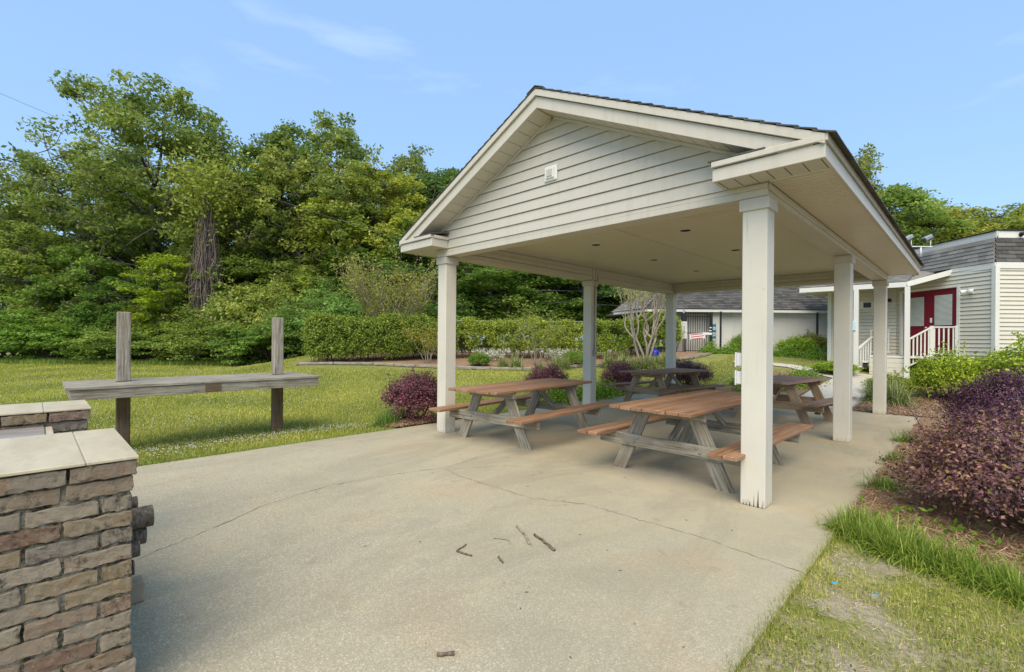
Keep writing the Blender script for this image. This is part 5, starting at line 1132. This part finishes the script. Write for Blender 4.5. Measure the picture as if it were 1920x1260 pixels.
for lb, lat, d, h, w, col, mt_ in (('bright yellow green shrub beneath the porch handrail', 11.0, 11.9, 1.36, 1.0, (1.35, 1.5, .6), 'leafh'), ('large yellow green shrub by the clubhouse corner', 12.5, 11.4, 1.62, 1.5, (1.3, 1.45, .65), 'leafh'), ('yellow green shrub at the right photo edge near the corner board', 13.4, 11.6, 1.55, 1.2, (1.2, 1.4, .65), 'leafh'),
    ('bright green shrub against the white pool house wall', 12.05, 20.0, .8, 1.0, (1.4, 1.7, .7), 'leafh'), ('dark purple shrub in front of the chain link mesh', 12.9, 20.4, 1.0, .9, (.9, .85, .9), 'leafp'), ('round green shrub at the foot of the chain link end post', 12.75, 18.4, .72, .7, (.85, 1.1, .7), 'leafh'), ('small green shrub left of the near post by the wall', 9.9, 20.5, .9, .5, (.8, 1.1, .7), 'leafh'), ('low green shrub close to the path edge behind the brown table', 10.4, 15.2, .45, .9, (1.2, 1.5, .7), 'leafh'),
    ('small round dark green shrub in the far mulch bed', -1.3, 18.9, .62, .62, (.7, 1.0, .6), 'leafh'), ('green mound shrub behind the middle left post', 2.6, 19.3, .7, .75, (.85, 1.1, .7), 'leafh'), ('green bush with loose shoots behind the variegated tuft by the path', 9.9, 12.3, .62, .75, (1.1, 1.2, .7), 'leafh')):
    x, y = W2(lat, d); sh('garden_shrub', lb, G_SM, x, y, h, w, lat, col, mt_, 'garden shrubs')
# white azaleas
rng = np.random.default_rng(88)
WA = shrub_meshes(89, .6, .8, 420, .075, .8, 0, .3, .6, .5, 10, .3, cl=7)
for lb, lat, d in (('white flowering azalea left of the pale branched sapling', -.9, 20.4), ('white flowering azalea right of the pale branched sapling', 2.0, 20.7)):
    x, y = W2(lat, d); sh('white_azalea', lb, WA, x, y, .6, .95, lat, (1, 1, 1), 'petal', 'white azaleas')
bx_, by_ = W2(5.95, 19.6); t = thing('garden_ball', 'shiny cobalt blue ball standing behind the bare myrtle', 'garden ball', (bx_, by_, float(H(bx_, by_))))
a = Acc(); q = np.linspace(0, PI, 9); a.tube([(0, 0, .34 - .16 * math.cos(v)) for v in q], [max(.004, .17 * math.sin(v)) for v in q], 16); ob('ball', a.mesh('ball', True), M['blueball'], t); tube_obj('stand', [(0, 0, 0), (0, 0, .2)], [.09, .04], M['grey'], t, 10)
# ---- blades: tufts of liriope
def tuft(seed, n, L0, wd, spread=.5, droop=1.0, base=.06):
    rng = np.random.default_rng(seed); az = rng.uniform(0, 2 * PI, n); L_ = L0 * rng.uniform(.55, 1.15, n); tl = rng.uniform(.1, 1.1, n) * spread; k = 5; q = np.linspace(0, 1, k)
    b = rng.normal(size=(n, 2)) * base; dirx, diry = np.cos(az), np.sin(az); side = np.stack([-diry, dirx, np.zeros(n)], 1)
    V = []
    for j, t in enumerate(q):
        th = tl + droop * t * rng.uniform(.7, 1.1, n) * tl * 1.3; hor = L_ * t * np.sin(np.minimum(th, 2.2)) ; ver = L_ * t * np.cos(np.minimum(th, 1.75))
        P = np.stack([b[:, 0] + dirx * hor, b[:, 1] + diry * hor, np.maximum(ver, .0)], 1); w_ = wd * (1 - t ** 2.2) + .0006; V.append(P - side * w_ / 2); V.append(P + side * w_ / 2)
    V = np.stack(V, 1); base_i = np.arange(n)[:, None] * (2 * k); Q = np.concatenate([np.stack([base_i[:, 0] + 2 * j, base_i[:, 0] + 2 * j + 1, base_i[:, 0] + 2 * j + 3, base_i[:, 0] + 2 * j + 2], 1) for j in range(k - 1)])
    return arr_mesh('blades', V.reshape(-1, 3), Q, attr=np.repeat(rng.uniform(0, 1, n), 2 * k))
TF = [tuft(90 + k, 460, .29, .0065, 1.0, 1.2, .075) for k in range(3)]; TV = [tuft(95 + k, 420, .66, .016, .9, 1.0, .09) for k in range(2)]
def tf(lb, me, x, y, s, rz, col, mat, grp, cat='grass clump'):
    t = thing('liriope_clump', lb, cat, (x, y, float(H(x, y)) - .01), rz, grp); t.scale = (s, s, s); c = ob('blades', me, M[mat], t); c.color = (*col, 1)
rgx = random.Random(8)
bl = [(-.72, 4.55), (-.60, 4.42), (-.47, 4.52), (-.40, 4.32), (-.26, 4.42), (-.20, 4.25), (-.06, 4.36), (.0, 4.18), (.13, 4.28), (.20, 4.10), (.33, 4.2), (.42, 4.03), (.55, 4.12), (.66, 3.96), (-.68, 4.72), (-.52, 4.66), (.78, 4.05)]
bo = sorted(range(len(bl)), key=lambda k: bl[k][0]); OR = ['first', 'second', 'third', 'fourth', 'fifth', 'sixth', 'seventh', 'eighth', 'ninth', 'tenth', 'eleventh', 'twelfth', 'thirteenth', 'fourteenth', 'fifteenth', 'sixteenth', 'seventeenth']
for i, (x, y) in enumerate(bl): tf(OR[bo.index(i)] + ' green border grass clump along the mulch, counted from the slab edge', TF[i % 3], x, y, rgx.uniform(.68, .92), rgx.uniform(0, 6), (1.2, 1.2, 1.0), 'lirio', 'border grass along the mulch')
tf('small green tuft left of the big mottled shrub at the slab edge', TF[0], -.66, 6.1, .85, 1, (.9, 1.05, .9), 'lirio', None)
tf('small green tuft at the slab edge further back', TF[1], -.70, 7.6, .7, 2, (.9, 1.05, .9), 'lirio', None)
tf('small green tuft at the slab edge near the middle shrub', TF[2], -.74, 9.3, .8, 3, (.9, 1.05, .9), 'lirio', None)
for i, (x, y) in enumerate([(-7.55, 4.55), (-7.75, 4.75), (-7.35, 4.35), (-7.85, 5.1)]): tf(['front middle', 'left', 'nearest slab', 'rearmost'][i] + ' green clump at the foot of the reddish purple shrub', TF[i % 3], x, y, .9 + .1 * i, i, (.8, 1, .9), 'lirio', 'green clumps by the left purple shrub')
for i, (lat, d) in enumerate([(.15, 18.3), (-.35, 18.6), (1.75, 18.3), (1.1, 18.0), (2.1, 18.6), (3.9, 19.0), (4.3, 18.6), (4.75, 18.4), (5.2, 18.4), (5.6, 18.3), (6.0, 18.5), (4.55, 19.2), (6.3, 18.8)]):
    x, y = W2(lat, d); tf('striped grass clump in the far bed, ' + ['left of the pale branched sapling', 'leftmost of the group by the sapling', 'just right of the sapling', 'small one in front of the sapling', 'behind the right one by the sapling', 'leftmost near the bare myrtle', 'second from left near the bare myrtle', 'left in front of the bare myrtle', 'directly in front of the bare myrtle', 'right in front of the bare myrtle', 'beside the rear left post', 'behind the left ones near the bare myrtle', 'near the blue ball'][i], TV[i % 2], x, y, [1, .8, 1, .6, .8, 1, .95, .9, .95, .9, .9, 1, .9][i], i, (1, 1, .9), 'liriv', 'striped grass clumps')
for i, (lat, d) in enumerate([(9.2, 11.3), (9.45, 11.7), (8.95, 11.6)]):
    x, y = W2(lat, d); tf(['left', 'rear', 'front'][i] + ' striped grass clump in the straw right of the rear right post', TV[i % 2], x, y, .95, i, (1, 1, .95), 'liriv', 'striped clumps by the rear right post')
# spreading green ground cover patches, each a mass
def cover(lb, pts, n, h, col, seed, mat='leafh'):
    rng = np.random.default_rng(seed); P = np.array(pts); k = rng.integers(len(P), size=n); C = P[k] + rng.normal(size=(n, 2)) * .22; z = H(C[:, 0], C[:, 1]) + np.abs(rng.normal(size=n)) * h * np.exp(-((C - P[k]) ** 2).sum(1) * 4)
    V, Q, A = leaves(rng, np.stack([C[:, 0], C[:, 1], z], 1), rng.uniform(.04, .09, n), .4, .2, attr=rng.uniform(0, 1, n)); o = ob('ground_cover', arr_mesh('ground_cover', V, Q, attr=A), M[mat]); o.color = (*col, 1); prop(o, lb, 'ground cover', None, 'stuff')
cover('low leafy ground cover by the middle left post', [(-7.2, 9.9), (-7.15, 10.5), (-7.25, 11.1), (-7.2, 8.9)], 6000, .22, (1.1, 1.4, .8), 101)
cover('low leafy ground cover between the rear tables and the lawn', [(-4.4, 14.2), (-4.0, 14.8), (-3.7, 15.4), (-4.9, 14.9), (-3.6, 16.2)], 9000, .2, (1.1, 1.4, .8), 102)
cover('green ground cover beside the narrow path and white wall', [W2(9.7, 18.8), W2(10.3, 19), W2(8.5, 20.2), W2(9.2, 19.9), W2(11, 18.7), W2(11.6, 18.2)], 12000, .25, (.8, 1.2, .6), 103)
cover('broad weeds under the mottled shrub', [(-.1, 4.95), (.2, 4.85), (-.45, 5.2)], 260, .05, (.9, 1.3, .6), 104)
# pine straw needles lying on the near bed
rng = np.random.default_rng(110)
def needles(n, xr, yr, lb, L_=.10, inside=None, z0=.016):
    C = np.stack([rng.uniform(*xr, n), rng.uniform(*yr, n)], 1)
    if inside is not None: C = C[inside(C)]; n = len(C)
    a_ = rng.uniform(0, PI, n); l_ = L_ * rng.uniform(.5, 1.2, n); d = np.stack([np.cos(a_), np.sin(a_), rng.normal(size=n) * .18], 1) * l_[:, None] * .5; s_ = np.stack([-np.sin(a_), np.cos(a_), np.zeros(n)], 1) * .0016 * (1 + np.linalg.norm(C, axis=1, keepdims=True) * .12)
    c = np.concatenate([C, (H(C[:, 0], C[:, 1]) + z0 + rng.uniform(0, .02, n))[:, None]], 1); V = np.stack([c - d - s_, c - d + s_, c + d + s_, c + d - s_], 1).reshape(-1, 3); prop(ob('pine_straw', arr_mesh('pine_straw', V, np.arange(n * 4).reshape(-1, 4), attr=np.repeat(rng.uniform(0, 1, n), 4)), M['straw']), lb, 'pine straw', None, 'stuff')
needles(26000, (-.79, 1.6), (4.3, 9), 'brown pine needles strewn under the purple shrubs', inside=lambda C: C[:, 1] > 4.5 - .2 * (C[:, 0] + .77))
needles(16000, (-2.0, 2), (12.6, 16), 'brown pine needles behind the rear right post', .16)
needles(5000, (-7.6, -6.92), (4.25, 5.9), 'pine needles by the left front post')
# ---- lawn blades
def blades(n, C, h, w, lb, col=(1, 1, 1), lay=.5, name='grass'):
    m = len(C); az = rng.uniform(0, 2 * PI, m); ln = rng.uniform(0, 1, m) * lay; hh = h * rng.uniform(.5, 1.3, m); z = H(C[:, 0], C[:, 1]) - .024
    b = np.stack([C[:, 0], C[:, 1], z], 1); tip = b + np.stack([np.cos(az) * np.sin(ln) * hh, np.sin(az) * np.sin(ln) * hh, np.cos(ln) * hh + .015], 1); sd = np.stack([-np.sin(az), np.cos(az), np.zeros(m)], 1) * (w / 2)[:, None]
    V = np.stack([b - sd, b + sd, tip], 1).reshape(-1, 3); cl = .5 + .5 * np.sin(C[:, 0] * 1.3 + np.sin(C[:, 1] * .9) * 1.5) * np.sin(C[:, 1] * 1.1 + 1) * .8
    o = ob(name, arr_mesh(name, V, None, np.arange(m * 3).reshape(-1, 3), attr=np.repeat(np.clip(cl + rng.normal(size=m) * .15, 0, 1), 3)), M['blade']); o.color = (*col, 1); prop(o, lb, 'grass', None, 'stuff')
# right foreground lawn: thin, patchy
n = 120000; C = np.stack([rng.uniform(-.775, 2.6, n), rng.uniform(1.3, 4.5, n)], 1); f2 = lump(np.random.default_rng(5), 10); pat = f2(np.c_[C * 1.5, np.zeros(n)]) + .5 * f2(np.c_[C * 5, np.ones(n)])
C = C[(pat > rng.normal(-.12, .22, n)) & (C[:, 1] < 4.62 - .2 * (C[:, 0] + .77))]
blades(0, C, .028, np.full(len(C), .0035), 'short thin patchy grass in the right foreground corner', (1.4, 1.4, 1.2), 1.35)
# left lawn, blades grow coarser with distance
n = 420000; d = 5.2 * (30.5 / 5.2) ** (rng.uniform(0, 1, n) ** .80); u = rng.uniform(-1.12, .48, n); lat = u * d; X = lat * RV[0] + d * FV[0]; Y = lat * RV[1] + d * FV[1]
kp = (X < -6.93) & ~((d > 18) & (lat > -8.5) & (X > -21)); kb = np.interp(Y, [k[1] for k in KERB], [k[0] for k in KERB]); kp &= ~((Y > 7.4) & (X < kb + .1) & (lat > -9.6)); kp &= ~((X > -7.6) & (Y > 4.3) & (Y < 5.8))
kp2 = (X > -6.93) & (X < -5.7) & (Y > 13.2) & (Y < 19.5); kp = kp | kp2
C = np.stack([X, Y], 1)[kp]; dd = d[kp]
blades(0, C, .030 + .0012 * dd, .004 + .0011 * dd, 'mown green lawn grass left of the slab', (1.25, 1.25, .9), 1.0)
# clover flowers
n = 6500; d = 5.5 * (27 / 5.5) ** (rng.uniform(0, 1, n) ** 1.0); lat = rng.uniform(-1.1, .3, n) * d; X = lat * RV[0] + d * FV[0]; Y = lat * RV[1] + d * FV[1]; f3 = lump(np.random.default_rng(9), 9)
kb = np.interp(Y, [k[1] for k in KERB], [k[0] for k in KERB]); near = (np.abs(X + 7.9) < .55) & (Y < 4)
kp = (X < -7.0) & ((f3(np.c_[X * .35, Y * .35, np.zeros(n)]) > rng.normal(.0, .25, n)) | near) & ~((Y > 7.4) & (X < kb + .2) & (lat > -9.6)) & (d < 24) & ~((X > -7.8) & (Y > 4.1) & (Y < 5.9))
X, Y, d = X[kp], Y[kp], d[kp]; nn = 600; X = np.r_[X, -7.85 + rng.normal(0, .36, nn)]; Y = np.r_[Y, rng.uniform(-1, 4.2, nn)]; d = np.r_[d, np.full(nn, 6.5)]
m = len(X); s_ = .0055 + .0006 * d; c = np.stack([X, Y, H(X, Y) + .022 + rng.uniform(0, .02, m)], 1); O6 = np.array([[1, 0, 0], [-1, 0, 0], [0, 1, 0], [0, -1, 0], [0, 0, 1], [0, 0, -1]], float) * (1, 1, .8)
V = (c[:, None] + O6 * s_[:, None, None]).reshape(-1, 3); TT = np.array([[0, 2, 4], [2, 1, 4], [1, 3, 4], [3, 0, 4], [2, 0, 5], [1, 2, 5], [3, 1, 5], [0, 3, 5]]); Tt = (np.arange(m)[:, None, None] * 6 + TT).reshape(-1, 3)
prop(ob('clover_flowers', arr_mesh('clover_flowers', V, None, Tt, attr=np.repeat(rng.uniform(0, 1, m), 6)), M['petal']), 'white clover blossoms dotted through the lawn', 'clover', None, 'stuff')
# grass and clover creeping along both slab edges, tufts on the slab by the piers
n = 9000; C = np.stack([rng.normal(-6.92, .035, n), rng.uniform(.2, 12.5, n)], 1); C = C[~((C[:, 1] > 4.3) & (C[:, 1] < 5.9))]; blades(0, C, .05, np.full(len(C), .007), 'longer grass fringe along the left slab edge', (.9, 1.1, .8), 1.1)
n = 3500; C = np.stack([rng.normal(-.79, .02, n), rng.uniform(1.5, 4.5, n)], 1); blades(0, C, .035, np.full(n, .0035), 'grass fringe along the right slab edge', (.9, 1.0, .8), 1.3)
C = np.concatenate([rng.normal(size=(260, 2)) * .045 + c for c in ((-3.16, .43), (-3.10, .38), (-3.7, .52))] + [rng.normal(size=(80, 2)) * .02 + c for c in ((-3.3, .6), (-3.0, .55))]); blades(0, C, .02, np.full(len(C), .003), 'dry grass clippings on the slab by the near brick pier', (1.2, 1.1, 1.2), 1.5)
# rough grass at the foot of the wood
n = 26000; u = rng.uniform(-1.15, -.42, n); d = 27.5 + rng.normal(size=n) * .5; lat = u * d; X = lat * RV[0] + d * FV[0]; Y = lat * RV[1] + d * FV[1]; blades(0, np.stack([X, Y], 1), .28, np.full(n, .035), 'rough unmown grass where the lawn meets the wood', (.75, 1.0, .7), .9)

n = 26000; C = np.stack([rng.uniform(-.77, 2.6, n), rng.uniform(1.3, 4.5, n)], 1); pat = f2(np.c_[C * 1.5, np.zeros(n)]) + .6 * f2(np.c_[C * 4, np.full(n, 3.)])
C = C[(pat > rng.normal(.02, .12, n)) & (C[:, 1] < 4.6 - .2 * (C[:, 0] + .77))]; z = rng.uniform(-.012, .012, len(C)); V, Q, A = leaves(rng, np.c_[C, z], rng.uniform(.008, .02, len(C)), .7, .9, attr=rng.uniform(0, 1, len(C)))
o = ob('weeds', arr_mesh('weeds', V, Q, attr=A), M['leafh']); prop(o, 'small clover and weed leaves among the thin foreground grass', 'weeds', None, 'stuff')
n = 7000; C = np.stack([rng.uniform(-.77, 2.6, n), rng.uniform(1.3, 4.5, n)], 1); a_ = rng.uniform(0, PI, n); l_ = rng.uniform(.006, .024, n); dv = np.stack([np.cos(a_), np.sin(a_), rng.normal(size=n) * .1], 1) * l_[:, None]; sv = np.stack([-np.sin(a_), np.cos(a_), np.zeros(n)], 1) * .0012
c = np.c_[C, rng.uniform(-.018, .004, n)]; V = np.stack([c - dv - sv, c - dv + sv, c + dv + sv, c + dv - sv], 1).reshape(-1, 3); o = ob('dry_thatch', arr_mesh('dry_thatch', V, np.arange(n * 4).reshape(-1, 4), attr=np.repeat(rng.uniform(.3, 1, n), 4)), M['straw']); o.color = (1.3, 1.5, 1.3, 1); prop(o, 'dry straw coloured thatch lying on the thin foreground grass', 'thatch', None, 'stuff')
